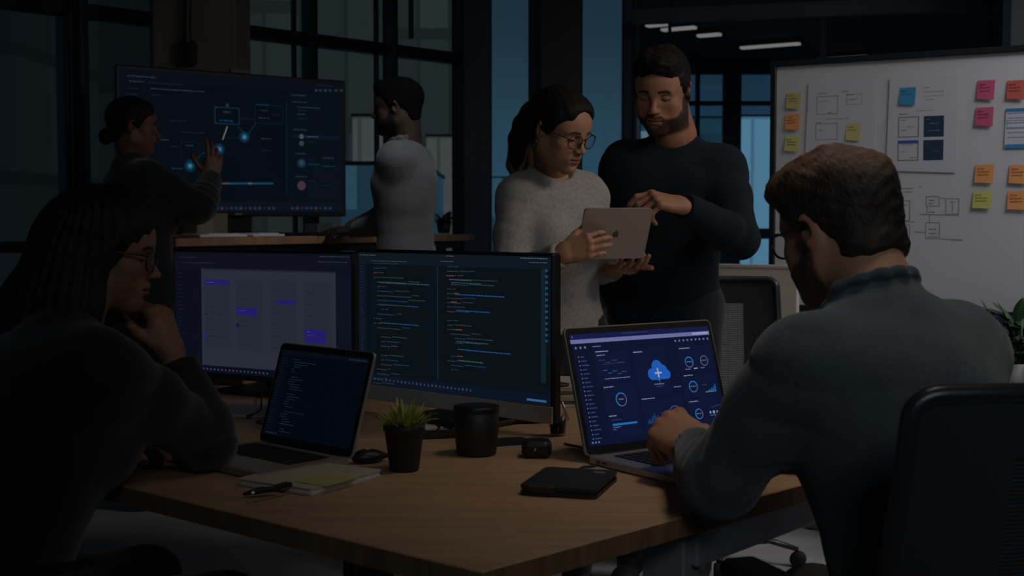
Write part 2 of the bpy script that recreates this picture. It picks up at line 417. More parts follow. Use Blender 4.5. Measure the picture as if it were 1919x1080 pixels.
class Body:
    def __init__(s, pelvis, yaw, lean=0, side=0, s_=1.0, female=False, twist=0, shw=None, dz=.03):
        s.dz = dz
        s.p = np.array(pelvis, float); s.k = s_; s.f = female; s.yaw = yaw
        s.R0 = rotz(-R_(yaw)); s.R = rotz(-R_(yaw))@roty(R_(side))@rotx(-R_(lean)); s.R1 = s.R@rotz(-R_(twist))
        s.shw = shw or (.150 if female else .178)
        s.sh = {'R': s.T((s.shw, -.005, .472-dz)), 'L': s.T((-s.shw, -.005, .472-dz))}; s.neck = s.T((0, -.015, .530))
        s.hip = {'R': s.p+s.R0@np.array([.088, 0, -.01])*s_, 'L': s.p+s.R0@np.array([-.088, 0, -.01])*s_}
        s.el = {}; s.wr = {}; s.kn = {}; s.an = {}
    def T(s, q):
        q = np.array(q, float); t = np.clip((q[2]-.1)/.3, 0, 1); R = s.R if t <= 0 else s.R1
        return s.p+R@(q*s.k)
    def arm(s, sd, wrist, hint): s.wr[sd] = np.array(wrist, float); s.el[sd] = ik(s.sh[sd], s.wr[sd], hint, .295*s.k, .262*s.k)
    def torso(s, f, g=0.0, lo=True, gs=None):
        k = s.k; R = s.R; R1 = s.R1; w_ = .90 if s.f else 1.0; gs = g if gs is None else gs
        r3 = lambda a, b, c, e=0: tuple(np.array([a, b, c])*k+g+e)
        if lo: f.ell(s.T((0, -.005, 0)), r3(.160, .112, .115), R=s.R, k=.05)
        f.ell(s.T((0, .005, .125)), r3(.138*w_, .100*w_, .14), R=R, k=.07)
        f.ell(s.T((0, .002, .300)), r3(.160*w_, .112*w_, .170), R=R1, k=.07)
        f.ell(s.T((0, -.020, .395)), r3(.150*w_, .090*w_, .085), R=R1, k=.06)
        if s.f:
            for x in (-1, 1): f.ell(s.T((x*.068, .085, .315)), r3(.058, .052, .056), R=R1, k=.04)
        else:
            for x in (-1, 1): f.ell(s.T((x*.075, .062, .360)), r3(.080, .045, .065), R=R1, k=.04)
        for x, n in ((1, 'R'), (-1, 'L')):
            f.cap(s.T((x*.025, -.022, .495)), s.T((x*(s.shw-.03), -.010, .455-s.dz)), .043*k*w_+gs*.8, .050*k*w_+gs*.8, k=.05)
            f.cap(s.T((x*.07, -.01, .30)), s.T((x*(s.shw-.045), -.01, .44-s.dz)), .075*k*w_+g, .062*k*w_+g, k=.05)
    def arms(s, f, g=0.0, sides=('R', 'L'), cuff=0.0, ga=None):
        k = s.k*(.88 if s.f else 1)
        for n in sides:
            if n not in s.el: continue
            S, E, Wr = s.sh[n], s.el[n], s.wr[n]; e = E+(Wr-E)*(1-cuff/np.linalg.norm(Wr-E))
            f.ell(S+np.array([0, 0, -.020]), (.054*k+g,)*3, k=.05)
            m = S+(E-S)*.45
            f.cap(S, m, .054*k+g, .050*k+g, k=.04); f.cap(m, E, .050*k+g, .042*k+g, k=.03)
            m2 = E+(e-E)*.3
            f.cap(E, m2, .042*k+g, .043*k+g, k=.025); f.cap(m2, e, .043*k+g, .029*k+g*.9, k=.02)
    def legs(s, f, g=0.0, upto=1.0):
        k = s.k
        for n in ('R', 'L'):
            H, K, A = s.hip[n], s.kn[n], s.an[n]
            f.cap(H, K, .083*k+g, .058*k+g, k=.05); e = K+(A-K)*upto
            m = K+(e-K)*.3; f.cap(K, m, .056*k+g, .055*k+g, k=.03); f.cap(m, e, .055*k+g, .038*k+g*1.2, k=.03)
def make_body(b, root, head, hands, skin, h=.013):
    f = Field(); b.torso(f, -.004); b.arms(f, -.011, cuff=.012)
    if b.kn: b.legs(f, -.004)
    V, Fq = f.mesh(h)
    V, Fq, C = join([(V, Fq, np.tile(np.array(skin), (len(V), 1))), head]+hands)
    return mk('body', V, Fq, SKIN, root, True, col=C)
def cut_neck(f, b, c, r, up=.30):
    f.cap(b.T(c), b.T((c[0], c[1]+.00, c[2]+up)), r, r+.02, k=.008, op='s')
def sweater(b, name, m, root, g=.016, hem=-.06, neck_c=(0, .012, .535), neck_r=.066, cuff=.012, h=.0065, seed=1, ribs=True, amp=.006, extra=None, ga=None):
    f = Field(); b.torso(f, g, lo=True); b.arms(f, g if ga is None else ga, cuff=cuff)
    cut_neck(f, b, neck_c, neck_r)
    if hem is not None:
        f.box(b.T((0, 0, hem-.30)), (.5, .5, .30*1.0), R=b.R, op='s', k=.008)
    for n in b.wr:                                                       # flat cuff ends
        d = b.wr[n]-b.el[n]; d /= np.linalg.norm(d); f.box(b.wr[n]+d*(.035-cuff+.012), (.048, .035, .048), R=frame(d, (0.1, .2, 1)), op='s', k=.004)
    if extra: extra(f)
    V, Fq = f.mesh(h)
    for n in b.el:
        d = b.wr[n]-b.el[n]; V = fold(V, Fq, b.el[n], d, amp*1.3, 95, .11, seed+1)
        u = b.el[n]-b.sh[n]; V = fold(V, Fq, b.sh[n]+u*.15, u+(b.p-b.sh[n])*.5, amp*.9, 60, .13, seed+2)
    V = fold(V, Fq, b.T((0, 0, .02)), (0, 0, 1), amp*1.0, 70, .20, seed+3)
    N = normals(V, Fq); V = V+N*(.0030*wav(V, 26, seed+4))[:, None]
    return mk(name, V, Fq, m, root, True)
def trousers(b, m, root, g=.010, h=.010, top=.03, upto=.93):
    f = Field(); f.ell(b.p+np.array([0, 0, -.01]), np.array([.158, .112, .11])*b.k+g, R=b.R0, k=.05)
    f.ell(b.T((0, 0, .06)), np.array([.140, .100, .08])*b.k+g, R=b.R, k=.05); b.legs(f, g, upto)
    V, Fq = f.mesh(h)
    for n in ('R', 'L'): V = fold(V, Fq, b.kn[n], (0, 0, 1), .008, 55, .13, 4)
    V = fold(V, Fq, b.p, (0, .4, 1), .005, 55, .18, 5)
    return mk('trousers', V, Fq, m, root, True)
def shoes(b, m, root, yaw=None, sole=None):
    y = b.yaw if yaw is None else yaw; R = rotz(-R_(y))
    for n in ('R', 'L'):
        A = np.array([b.an[n][0], b.an[n][1], 0]); z0 = b.an[n][2]-.075
        f = Field(); q = lambda v: A+R@np.array(v)+np.array([0, 0, z0])
        f.ell(q((0, .0, .055)), (.043, .055, .05), R=R, k=.03); f.ell(q((0, .11, .036)), (.046, .085, .034), R=R, k=.03); f.cap(q((0, -.01, .05)), q((0, -.005, .10)), .042, .046, k=.02)
        f.box(q((0, .06, -.05)), (.2, .3, .05), R=R, op='s', k=.004)
        V, Fq = f.mesh(.006); mk('shoe', V, Fq, m, root, True)
def hairfield(O, R, s, build, h, mt, root, name='hair', strand=None, col=None):
    f = Field(); build(f); V, Fq = f.mesh(h, 1); N = normals(V, Fq)
    if strand: V = V+N*strand(V)[:, None]
    c = col(V) if col else None
    return mk(name, (V*s)@R.T+O, Fq, mt, root, True, col=c)
def glasses(O, R, s, root, m, lens, w_=.0255, hgt=.021, rim=.0016):
    T = lambda p: (np.array(p)*s)@R.T+O
    g = MB(); L = MB()
    for x in (-1, 1):
        pts = []
        for k in range(25):
            a = 2*math.pi*k/24; ca, sa = math.cos(a), math.sin(a)
            px = x*.0335+w_*np.sign(ca)*abs(ca)**.8; pz = -.006+hgt*np.sign(sa)*abs(sa)**.85
            pts.append(T((px, .1045-.22*max(abs(px)-.02, 0), pz)))
        g.tube(pts, rim, 6, cap=False); c = T((x*.0335, .103, -.006))
        L.add([c]+pts[:-1], [(0, 1+k, 1+(k+1) % 24) for k in range(24)])
        e = x*(.0335+w_)
        g.tube([T((e, .0975, .004)), T((x*.0690, .088, .006)), T((x*.0790, .040, .004)), T((x*.0815, .002, .006)), T((x*.0800, -.012, .002))], .0017, 6)
        g.tube([T((x*.009, .1035, -.009)), T((x*.0105, .098, -.018))], .0010, 5)
    g.tube([T((-.0085, .106, .002)), T((0, .1115, .004)), T((.0085, .106, .002))], rim, 6)
    o = g.build('glasses', m, root, True); L.build('lens', lens, o); return o
# ------------------------------------------------------------------ shared materials of the figures
SKIN = mat('skin', attr=True, rough=.52, bump=.25, bscale=900, spec=.35, sss=.06)
def strands(V, f1=150, amp=.0016, swirl=(0, -.03, .09), seed=3):
    d = V-np.array(swirl); phi = np.arctan2(d[:, 0], d[:, 1]); r = np.linalg.norm(d, axis=1)
    return amp*(np.abs(np.sin(phi*24+3*wav(V, 45, seed)+r*12))*1.2-.6+.7*wav(V, f1, seed+1))
def short_hair(front=.0, vol=1.0, quiff=(0, 0, 0)):
    def b(f):
        f.ell((0, -.016, .038), (.0825, .1065, .091), k=.02)
        f.ell((0, .020, .083), (.066, .072, .040*vol), k=.03)
        f.ell((quiff[0]+.0, .062+quiff[1], .096+quiff[2]), (.052, .032, .024), k=.025)
        f.ell((-.03+quiff[0], .052+quiff[1], .092+quiff[2]), (.034, .036, .026), k=.02)
        f.ell((0, -.070, -.035), (.058, .036, .055), k=.03)
        for x in (-1, 1): f.cap((x*.0735, .018, .03), (x*.0710, .012, -.018), .010, .0065, k=.01)
        f.ell((0, .105, .005), (.0600, .062, .0700), k=.010, op='s')
        for x in (-1, 1):
            f.ell((x*.090, .062, -.012), (.030, .046, .058), k=.008, op='s')
            f.ell((x*.085, -.008, -.040), (.026, .026, .052), k=.008, op='s')
        f.box((0, 0, -.150), (.2, .2, .060), R=rotx(R_(-6)), op='s', k=.02)
        f.box((0, .12, -.09), (.2, .105, .09), op='s', k=.01)
    return b
def bob_hair(tail=None, bun=None):
    def b(f):
        f.ell((0, -.018, .036), (.0835, .1060, .0925), k=.02)
        for x in (-1, 1):
            f.ell((x*.026, .018, .070), (.046, .066, .042), R=roty(x*R_(14)), k=.02)
            f.cap((x*.064, .040, .050), (x*.0765, .006, .004), .010, .007, k=.02)
        f.ell((0, -.062, -.030), (.060, .040, .050), k=.03)
        f.ell((0, .112, -.012), (.0600, .060, .0780), k=.008, op='s')
        f.ell((0, .100, .046), (.046, .036, .044), k=.012, op='s')
        for x in (-1, 1):
            f.ell((x*.098, .060, -.030), (.036, .058, .066), k=.006, op='s')
            f.ell((x*.085, -.008, -.042), (.024, .024, .050), k=.006, op='s')
            f.cap((x*.004, .06, .14), (x*.004, -.02, .152), .018, k=.006, op='s') if 0 else None
        f.box((0, .14, -.12), (.2, .13, .09), op='s', k=.01)
        if tail:
            pts, rs = tail
            for i in range(len(pts)-1): f.cap(pts[i], pts[i+1], rs[i], rs[i+1], k=.02)
        if bun: f.ell(bun[0], bun[1], k=.012)
    return b
def sr(r, g, b, k=1.0):
    f = lambda v: (v/255/12.92 if v/255 <= .04045 else ((v/255+.055)/1.055)**2.4)*k
    return (f(r), f(g), f(b))
# dusk sky: brighter near the horizon
nt = w.node_tree; bg = nt.nodes['Background']; tc = nt.nodes.new('ShaderNodeTexCoord'); sp = nt.nodes.new('ShaderNodeSeparateXYZ'); cr = nt.nodes.new('ShaderNodeValToRGB')
nt.links.new(tc.outputs['Generated'], sp.inputs[0]); nt.links.new(sp.outputs['Z'], cr.inputs[0]); nt.links.new(cr.outputs[0], bg.inputs[0])
e = cr.color_ramp.elements; e[0].position = 0; e[0].color = (*sr(44, 78, 98), 1); e[1].position = .45; e[1].color = (*sr(12, 20, 28), 1)
q = cr.color_ramp.elements.new(.075); q.color = (*sr(42, 68, 84), 1); q = cr.color_ramp.elements.new(.14); q.color = (*sr(33, 53, 65), 1)
bg.inputs[1].default_value = 1.0
# ------------------------------------------------------------------ materials
M_floor = mat('floor_concrete', (.50, .49, .48), .9, bump=.5, bscale=300, var=.18, vscale=3)
M_ceil = mat('ceiling_paint', (.035, .045, .055), .8, bump=.2, bscale=30, var=.2, vscale=2)
M_wall = mat('wall_paint', (.20, .22, .25), .85, bump=.15, bscale=90, var=.05)
M_wallb = mat('pillar_plaster', (.22, .18, .14), .85, bump=.3, bscale=60, var=.15, vscale=4)
M_navy = mat('navy_metal', (.018, .045, .075), .5, bump=.1, bscale=60, var=.1)
M_blk = mat('black_metal', (.012, .014, .017), .45, bump=.1, bscale=120, var=.1)
M_grey = mat('grey_metal', (.22, .25, .29), .4, metal=.6, bump=.1, bscale=120, var=.06)
M_rail = mat('rail_metal', (.10, .115, .13), .5, metal=.2, bump=.1, bscale=90, var=.08)
def glass_mat(name, tint, gl=.05, rough=.02):
    m = bpy.data.materials.new(name); m.use_nodes = True; n = m.node_tree; n.nodes.remove(n.nodes['Principled BSDF']); o = n.nodes['Material Output']
    t = n.nodes.new('ShaderNodeBsdfTransparent'); t.inputs[0].default_value = (*tint, 1); g = n.nodes.new('ShaderNodeBsdfGlossy'); g.inputs['Roughness'].default_value = rough
    lw = n.nodes.new('ShaderNodeLayerWeight'); lw.inputs[0].default_value = .5; pw = n.nodes.new('ShaderNodeMath'); pw.operation = 'POWER'; pw.inputs[1].default_value = 5; n.links.new(lw.outputs['Facing'], pw.inputs[0])
    fr = n.nodes.new('ShaderNodeMath'); fr.operation = 'MULTIPLY_ADD'; fr.inputs[1].default_value = .8; fr.inputs[2].default_value = gl*.5; n.links.new(pw.outputs[0], fr.inputs[0]); mx = n.nodes.new('ShaderNodeMixShader')
    n.links.new(fr.outputs[0], mx.inputs[0]); n.links.new(t.outputs[0], mx.inputs[1]); n.links.new(g.outputs[0], mx.inputs[2]); n.links.new(mx.outputs[0], o.inputs[0]); return m
G_win = glass_mat('window_glass', (.86, .92, .95)); G_part = glass_mat('partition_glass', (.80, .88, .92)); G_lens = glass_mat('lens_glass', (.93, .95, .97))
# ------------------------------------------------------------------ shell of the room
CEIL = 3.0
def slab(name, x0, x1, y0, y1, z0, z1, m): b = MB(); b.box(((x0+x1)/2, (y0+y1)/2, (z0+z1)/2), ((x1-x0)/2, (y1-y0)/2, (z1-z0)/2)); return struct(b.build(name, m))
slab('floor', -9, 9, -3.4, 18, -.1, 0, M_floor); slab('wall_back', -9, 9, -3.5, -3.4, 0, CEIL, M_wall)
slab('wall_right', 8.9, 9, -3.4, 18, 0, CEIL, M_wall)
u1 = np.array([.690, .724, 0]); u1 /= np.linalg.norm(u1); n1 = np.array([-u1[1], u1[0], 0]); P1 = np.array([-1.72, 8.0, 0])
def t1(px):
    k = (px-959.5)/F; return (k*P1[1]-P1[0])/(u1[0]-k*u1[1])
R1_ = np.column_stack([u1, n1, [0, 0, 1.]])
def wbox(b, ta, tb, z0, z1, th=.05, off=0.0, bev=.006):
    b.box(P1+u1*(ta+tb)/2+n1*off+np.array([0, 0, (z0+z1)/2]), (abs(tb-ta)/2, th, (z1-z0)/2), R1_, bev=bev)
tl = t1(-60)-6
b = MB(); wbox(b, tl, t1(-60)-.9, 0, CEIL, .08); struct(b.build('wall_left', M_wall))
edges = [t1(-60)-.9, t1(128), t1(300), t1(440), t1(581), t1(731), t1(866)]
for i in range(len(edges)-1):
    a, c = edges[i], edges[i+1]; o = bpy.data.objects.new('window_%d' % (i+1), None); link(o); struct(o)
    fr = MB(); wt = .022 if i else .03
    wbox(fr, a, a+wt*2, 0, CEIL, .05); wbox(fr, c-wt, c, 0, CEIL, .05)
    wbox(fr, a, c, 2.36, 2.44, .045); wbox(fr, a, c, 1.05, 1.11, .05); wbox(fr, a, c, 0, .08, .05); wbox(fr, a, c, CEIL-.08, CEIL, .05)
    if i in (3, 4, 5): ts_ = t1((554, 707, 852)[i-3]); wbox(fr, ts_-.012, ts_+.012, .08, CEIL-.08, .02)
    if i == 5: ts_ = t1(772); wbox(fr, ts_-.012, ts_+.012, 2.5, 2.86, .02)
    fr.build('window_frame', M_blk, o)
    pn = MB(); wbox(pn, a+.04, c-.02, .05, CEIL-.05, .004); pn.build('window_pane', G_win, o)
# ceiling of the room, ending at the window wall and at the far glazing
tE = t1(866); E1 = P1+u1*tE; E0 = P1+u1*tl; cp = [(-9, -3.4), (9, -3.4), (9, 14.75), ((1184-959.5)/F*14.75, 14.75), ((1184-959.5)/F*9.95, 9.95), (E1[0], 9.95), (E1[0], E1[1]), (E0[0], E0[1])]
b = MB(); b.prism(cp, (0, 0, CEIL), (1, 0, 0), (0, 1, 0), .1); struct(b.build('ceiling', M_ceil))
# pillars
def pillar(name, px0, px1, d, m, th=.18, z0=0, z1=CEIL):
    x0 = (px0-959.5)*d/F; x1 = (px1-959.5)*d/F; b = MB(); b.box(((x0+x1)/2, d+th, (z0+z1)/2), ((x1-x0)/2, th, (z1-z0)/2), bev=.01); return struct(b.build(name, m))
pillar('pillar_1', 290, 446, 7.0, M_wallb, .2)
pillar('pillar_2', 138, 162, 6.6, M_blk, .05)
pillar('pillar_3', 868, 921, 9.0, M_navy, .15)
pillar('pillar_4', 1012, 1091, 9.6, M_blk, .2)
pillar('pillar_5', 990, 1010, 9.8, M_navy, .05)
x0, x1 = (1168-959.5)/F*9.9, (1184-959.5)/F*14.7; b = MB(); b.prism([(x0, 9.85), ((1190-959.5)/F*9.85, 9.85), ((1200-959.5)/F*14.7, 14.7), (x1, 14.7)], (0, 0, 0), (1, 0, 0), (0, 1, 0), CEIL); struct(b.build('wall_corridor', mat('corridor_wall', (.13, .14, .16), .8, bump=.1)))
o = bpy.data.objects.new('window_9', None); link(o); struct(o); fr = MB()
def fbox0(b, px0, px1, d, z0, z1, th=.04): x0 = (px0-959.5)*d/F; x1 = (px1-959.5)*d/F; b.box(((x0+x1)/2, d, (z0+z1)/2), ((x1-x0)/2, th, (z1-z0)/2), bev=.006)
for a_ in ((866, 872, 0, CEIL), (1164, 1170, 0, CEIL), (866, 1170, 0, .08), (866, 1170, CEIL-.05, CEIL)): fbox0(fr, a_[0], a_[1], 9.9, a_[2], a_[3])
fr.build('window_frame', M_navy, o); pn = MB(); fbox0(pn, 868, 1168, 9.9, .05, 2.97, .004); pn.build('window_pane', glass_mat('satin_glass', (.88, .93, .95), .02, .45), o)
# hanging cable and socket strip on the pillar
b = MB(); b.tube([W(352, -30, 6.95), W(351, 60, 6.95), W(352, 80, 6.95)], .02, 8); b.box(W(350, 100, 6.97), (.055, .03, .07), bev=.02); tag(b.build('hanging_speaker', M_blk), 'dark pendant speaker hanging by its stem in front of the brown pillar', 'speaker')
# far glazing behind the glass partition
def fbox(b, px0, px1, d, z0, z1, th=.04): x0 = (px0-959.5)*d/F; x1 = (px1-959.5)*d/F; b.box(((x0+x1)/2, d, (z0+z1)/2), ((x1-x0)/2, th, (z1-z0)/2), bev=.006)
o = bpy.data.objects.new('window_8', None); link(o); struct(o); fr = MB(); D8 = 14.6
for px0, px1 in ((1301, 1309), (1352, 1386), (1447, 1460), (1600, 1612), (1760, 1772), (1900, 1912)): fbox(fr, px0, px1, D8, 0, CEIL)
fbox(fr, 1200, 1990, D8, 2.53, 2.58); fbox(fr, 1195, 1990, D8, 0, .12); fbox(fr, 1200, 1990, D8, 1.02, 1.14); fbox(fr, 1195, 1990, D8, CEIL-.12, CEIL)
fr.build('window_frame', M_navy, o); pn = MB(); fbox(pn, 1195, 1990, D8+.02, .05, 2.95, .004); pn.build('window_pane', G_win, o)
# glass partition in front of the corridor
PA = np.array([(1183-959.5)/F*9.35, 9.35, 0]); PB = np.array([(1975-959.5)/F*8.6, 8.6, 0]); up = (PB-PA)/np.linalg.norm(PB-PA); Rp = np.column_stack([up, [-up[1], up[0], 0], [0, 0, 1.]])
def pt(px): k = (px-959.5)/F; return (k*PA[1]-PA[0])/(up[0]-k*up[1])
def pbox(b, ta, tb, z0, z1, th=.03): b.box(PA+up*(ta+tb)/2+np.array([0, 0, (z0+z1)/2]), ((tb-ta)/2, th, (z1-z0)/2), Rp, bev=.005)
o = bpy.data.objects.new('partition_1', None); link(o); struct(o)
b = MB(); pbox(b, pt(1183), pt(1975), 2.64, 2.75); b.build('head_rail', M_rail, o)
b = MB(); pbox(b, pt(1183), pt(1975), 0, .06); b.build('floor_rail', M_blk, o)
for a, c in ((1183, 1187), (1250, 1255), (1531, 1545), (1841, 1853)): b = MB(); pbox(b, pt(a), pt(c), 0, CEIL, .025); b.build('post', M_blk if a != 1841 else M_rail, o)
b = MB(); pbox(b, pt(1187), pt(1975), .06, 2.64, .005); b.build('pane', G_part, o)
b = MB(); b.box((3.6, 7.0, CEIL/2), (.92, .06, CEIL/2)); struct(b.build('wall_far', M_wall))
# linear ceiling lamps in the far room
M_lamp = mat('lamp_diffuser', (.60, .50, .44), .5, emit=.42)
M_lampw = mat('lamp_body', (.06, .06, .065), .5)
for i, (px, py) in enumerate([(1232, 47), (1272, 54), (1329, 66), (1443, 86), (1580, 109)]):
    r = ray(px, py); d = (CEIL-.06-EYE)/r[2]; P = np.array([0, 0, EYE])+r*d; ln = (.10, .16, .11, .30, .26)[i]
    q = thing('linear_lamp', ['slim ceiling strip lamp at the far end nearest the dark pillar', 'second glowing strip lamp from the dark pillar, above the bearded man', 'short strip lamp just right of the bearded man, in the far room', 'long bright strip lamp seen through the glass left of the whiteboard', 'strip lamp glowing just over the top edge of the whiteboard'][i], 'ceiling lamp', tuple(P), 'strip lamps on the far ceiling')
    X = np.array([.85, -.52, 0]); X /= np.linalg.norm(X); Rl = np.column_stack([X, [-X[1], X[0], 0], [0, 0, 1.]])
    b = MB(); b.box(P+np.array([0, 0, .035]), (ln+.02, .05, .024), Rl, bev=.004); b.build('lamp_body', M_lampw, q)
    b = MB(); b.box(P, (ln, .04, .012), Rl, bev=.004); b.build('diffuser', M_lamp, q)
# ------------------------------------------------------------------ city outside
def facade(name, base, lit, sx, sz, dens, off=0.0):
    m = bpy.data.materials.new(name); m.use_nodes = True; n = m.node_tree; p = n.nodes['Principled BSDF']; N = n.nodes.new; L = n.links.new
    p.inputs['Base Color'].default_value = (*base, 1); p.inputs['Roughness'].default_value = .8
    tc = N('ShaderNodeTexCoord'); mp = N('ShaderNodeMapping'); mp.inputs['Scale'].default_value = (sx, sx, sz); mp.inputs['Location'].default_value = (off, off, off); L(tc.outputs['Object'], mp.inputs[0])
    fl = N('ShaderNodeVectorMath'); fl.operation = 'FLOOR'; L(mp.outputs[0], fl.inputs[0]); wn = N('ShaderNodeTexWhiteNoise'); L(fl.outputs[0], wn.inputs['Vector'])
    frc = N('ShaderNodeVectorMath'); frc.operation = 'FRACTION'; L(mp.outputs[0], frc.inputs[0]); s_ = N('ShaderNodeSeparateXYZ'); L(frc.outputs[0], s_.inputs[0])
    def M(op, a, c): q = N('ShaderNodeMath'); q.operation = op; [L(v, q.inputs[i]) if hasattr(v, 'node') else setattr(q.inputs[i], 'default_value', v) for i, v in enumerate((a, c))]; return q.outputs[0]
    g = M('MULTIPLY', M('GREATER_THAN', s_.outputs[0], .10), M('GREATER_THAN', s_.outputs[2], .10)); 
    v = M('MULTIPLY', g, M('MULTIPLY', M('POWER', wn.outputs['Value'], dens), 1.0))
    sc = N('ShaderNodeVectorMath'); sc.operation = 'SCALE'; sc.inputs[0].default_value = lit; L(M('ADD', M('MULTIPLY', v, .62), .52), sc.inputs['Scale'])
    L(sc.outputs[0], p.inputs['Emission Color']); p.inputs['Emission Strength'].default_value = 1.0; return m
F1 = facade('facade_stone', (.10, .10, .09), sr(40, 46, 45), 1.3, .35, 1.6); F2 = facade('facade_blue', (.05, .08, .10), sr(44, 72, 86), 1.3, .6, 1.4, 3.3)
F3 = facade('facade_dark', (.04, .05, .05), sr(17, 22, 23), .6, .5, 1.5, 7.1); F4 = facade('facade_warm', (.10, .09, .07), sr(78, 80, 76), 1.8, .7, 2.6, 5.2)
F5 = facade('facade_glow', (.2, .25, .28), sr(118, 160, 182), 1.6, .25, .35, 1.2)  # glowing surface added outside to make the far pane bright
city = [(-150, 36, 20, 9.0, F3, 'dim office tower outside the leftmost windows'), (45, 330, 26, 12.0, F3, 'dark tower block outside behind the brown pillar'),
        (400, 592, 28, 14.0, F1, 'stone coloured tower outside above the big screen'), (592, 702, 24, 13.0, F1, 'tall stone tower outside between the big screen and the man in the grey shirt'),
        (662, 712, 17.0, 2.6, F4, 'low block with warm lit windows beside the big screen'), (700, 866, 32, 15.0, F1, 'pale tower outside behind the man in the grey shirt'),
        (640, 790, 12.2, 1.75, F2, 'low blue lit block outside behind the man in the grey shirt'), (800, 864, 21, 2.6, F4, 'narrow lit block outside beside the navy pillar'),
        (905, 1010, 32, 2.3, F2, 'blue office block outside left of the ponytail woman'), (1290, 1352, 26, 3.3, F2, 'blue block with lit windows outside just right of the bearded man'), (1300, 1384, 20.5, 1.05, F3, 'low dark block outside by the foot of the far window'),
        (1388, 1446, 25, 3.25, F5, 'glowing pale block added to brighten the far pane left of the whiteboard'), (1440, 1700, 30, 3.2, F3, 'dark block outside behind the whiteboard')]
for px0, px1, d, hz, m, lb in city:
    x0 = (px0-959.5)*d/F; x1 = (px1-959.5)*d/F; q = thing('office_building', lb, 'building', ((x0+x1)/2, d, 0), 'buildings outside')
    b = MB(); b.box(((x0+x1)/2, d+2, hz/2), ((x1-x0)/2, 2, hz/2)); b.build('wall', m, q)
    b = MB(); b.box(((x0+x1)/2, d+2, hz+.02), ((x1-x0)/2+.02, 2.02, .02)); b.build('roof', M_rail, q)
b = MB(); b.box((0, 45, -.6), (90, 44, .05)); struct(b.build('ground_outside', mat('asphalt', (.03, .035, .04), .9, bump=.3, var=.2)))
# ------------------------------------------------------------------ a flat display whose picture is drawn in photo coordinates on its real plane
class Screen:
    def __init__(s, O, X, Dn, w_, h_):
        s.O = np.array(O, float); s.X = np.array(X, float); s.X /= np.linalg.norm(s.X); s.D = np.array(Dn, float); s.D -= s.X*(s.D@s.X); s.D /= np.linalg.norm(s.D)
        s.N = np.cross(s.D, s.X); s.N = -s.N if s.N@(s.O-np.array([0, 0, EYE])) > 0 else s.N; s.w = w_; s.h = h_; s.m = MB(); s.lv = 0
    def uv(s, px, py):
        r = ray(px, py); c = np.array([0, 0, EYE]); t = ((s.O-c)@s.N)/(r@s.N); q = c+r*t-s.O; return q@s.X, q@s.D
    def P(s, u, v, l): return s.O+s.X*u+s.D*v+s.N*l
    def poly(s, pts, c, l=1):
        s.m.c = c; V = [s.P(min(max(u, 0.0), s.w), min(max(v, 0.0), s.h), l*.00025) for u, v in pts]
        a = np.cross(V[1]-V[0], V[2]-V[1]); f = list(range(len(V))); s.m.add(V, [f if a@s.N > 0 else f[::-1]])
    def rect(s, u0, v0, u1, v1, c, l=1): s.poly([(u0, v0), (u1, v0), (u1, v1), (u0, v1)], c, l)
    def pr(s, x0, y0, x1, y1, c, l=1):
        """rectangle by two photo points, kept square to the screen"""
        a = s.uv(x0, y0); b_ = s.uv(x1, y1); s.rect(a[0], a[1], b_[0], b_[1], c, l)
    def line(s, x0, y0, x1, y1, t, c, l=1):
        a = np.array(s.uv(x0, y0)); b_ = np.array(s.uv(x1, y1)); d = b_-a; n = np.array([-d[1], d[0]])/(np.linalg.norm(d)+1e-9)*t/2; s.poly([a-n, b_-n, b_+n, a+n], c, l)
    def box(s, x0, y0, x1, y1, t, c, l=1):
        a = s.uv(x0, y0); b_ = s.uv(x1, y1); s.rect(a[0], a[1], b_[0], a[1]+t, c, l); s.rect(a[0], b_[1]-t, b_[0], b_[1], c, l); s.rect(a[0], a[1], a[0]+t, b_[1], c, l); s.rect(b_[0]-t, a[1], b_[0], b_[1], c, l)
    def words(s, x0, y0, x1, c, t=.0016, l=1, seed=0, y1=None):
        """a line of small illegible text"""
        r = random.Random(seed*7919+int(x0*3)+int(y0*7)); a = s.uv(x0, y0); e = s.uv(x1, y0 if y1 is None else y1); u = a[0]
        while u < e[0]:
            q = min(u+r.uniform(1.2, 5)*t, e[0]); s.rect(u, a[1]-t/2, q, a[1]+t/2*r.uniform(.5, 1), c, l); u = q+t*.55
    def ring(s, x, y, r, t, c, a0=0, a1=360, l=2, n=28):
        cu, cv = s.uv(x, y); k = max(3, int(n*(a1-a0)/360))
        for i in range(k):
            p = R_(a0+(a1-a0)*i/k); q = R_(a0+(a1-a0)*(i+1)/k)
            s.poly([(cu+(r-t)*math.cos(p), cv+(r-t)*math.sin(p)), (cu+r*math.cos(p), cv+r*math.sin(p)), (cu+r*math.cos(q), cv+r*math.sin(q)), (cu+(r-t)*math.cos(q), cv+(r-t)*math.sin(q))], c, l)
    def disc(s, x, y, r, c, l=2, n=20, uv=False):
        cu, cv = (x, y) if uv else s.uv(x, y); s.poly([(cu+r*math.cos(2*math.pi*i/n), cv+r*math.sin(2*math.pi*i/n)) for i in range(n)], c, l)
    def done(s, name, m, parent): return mk(name, s.m.V, s.m.F, m, parent, col=np.array(s.m.C))
M_disp = mat('display', attr=True, emit=1.0, rough=.5, spec=.08)
M_bezel = mat('black_plastic', (.010, .011, .013), .42, bump=.15, bscale=500, var=.08, spec=.4)
M_alu = mat('aluminium', (.42, .42, .43), .38, metal=.75, bump=.08, bscale=700, var=.04)
M_alud = mat('space_grey_aluminium', (.36, .33, .31), .42, metal=.55, bump=.08, bscale=700, var=.04)
M_key = mat('keys', (.014, .015, .017), .6, bump=.1)
M_chin = mat('monitor_chin', (.42, .40, .39), .5, metal=.1, bump=.08, bscale=500, var=.05)
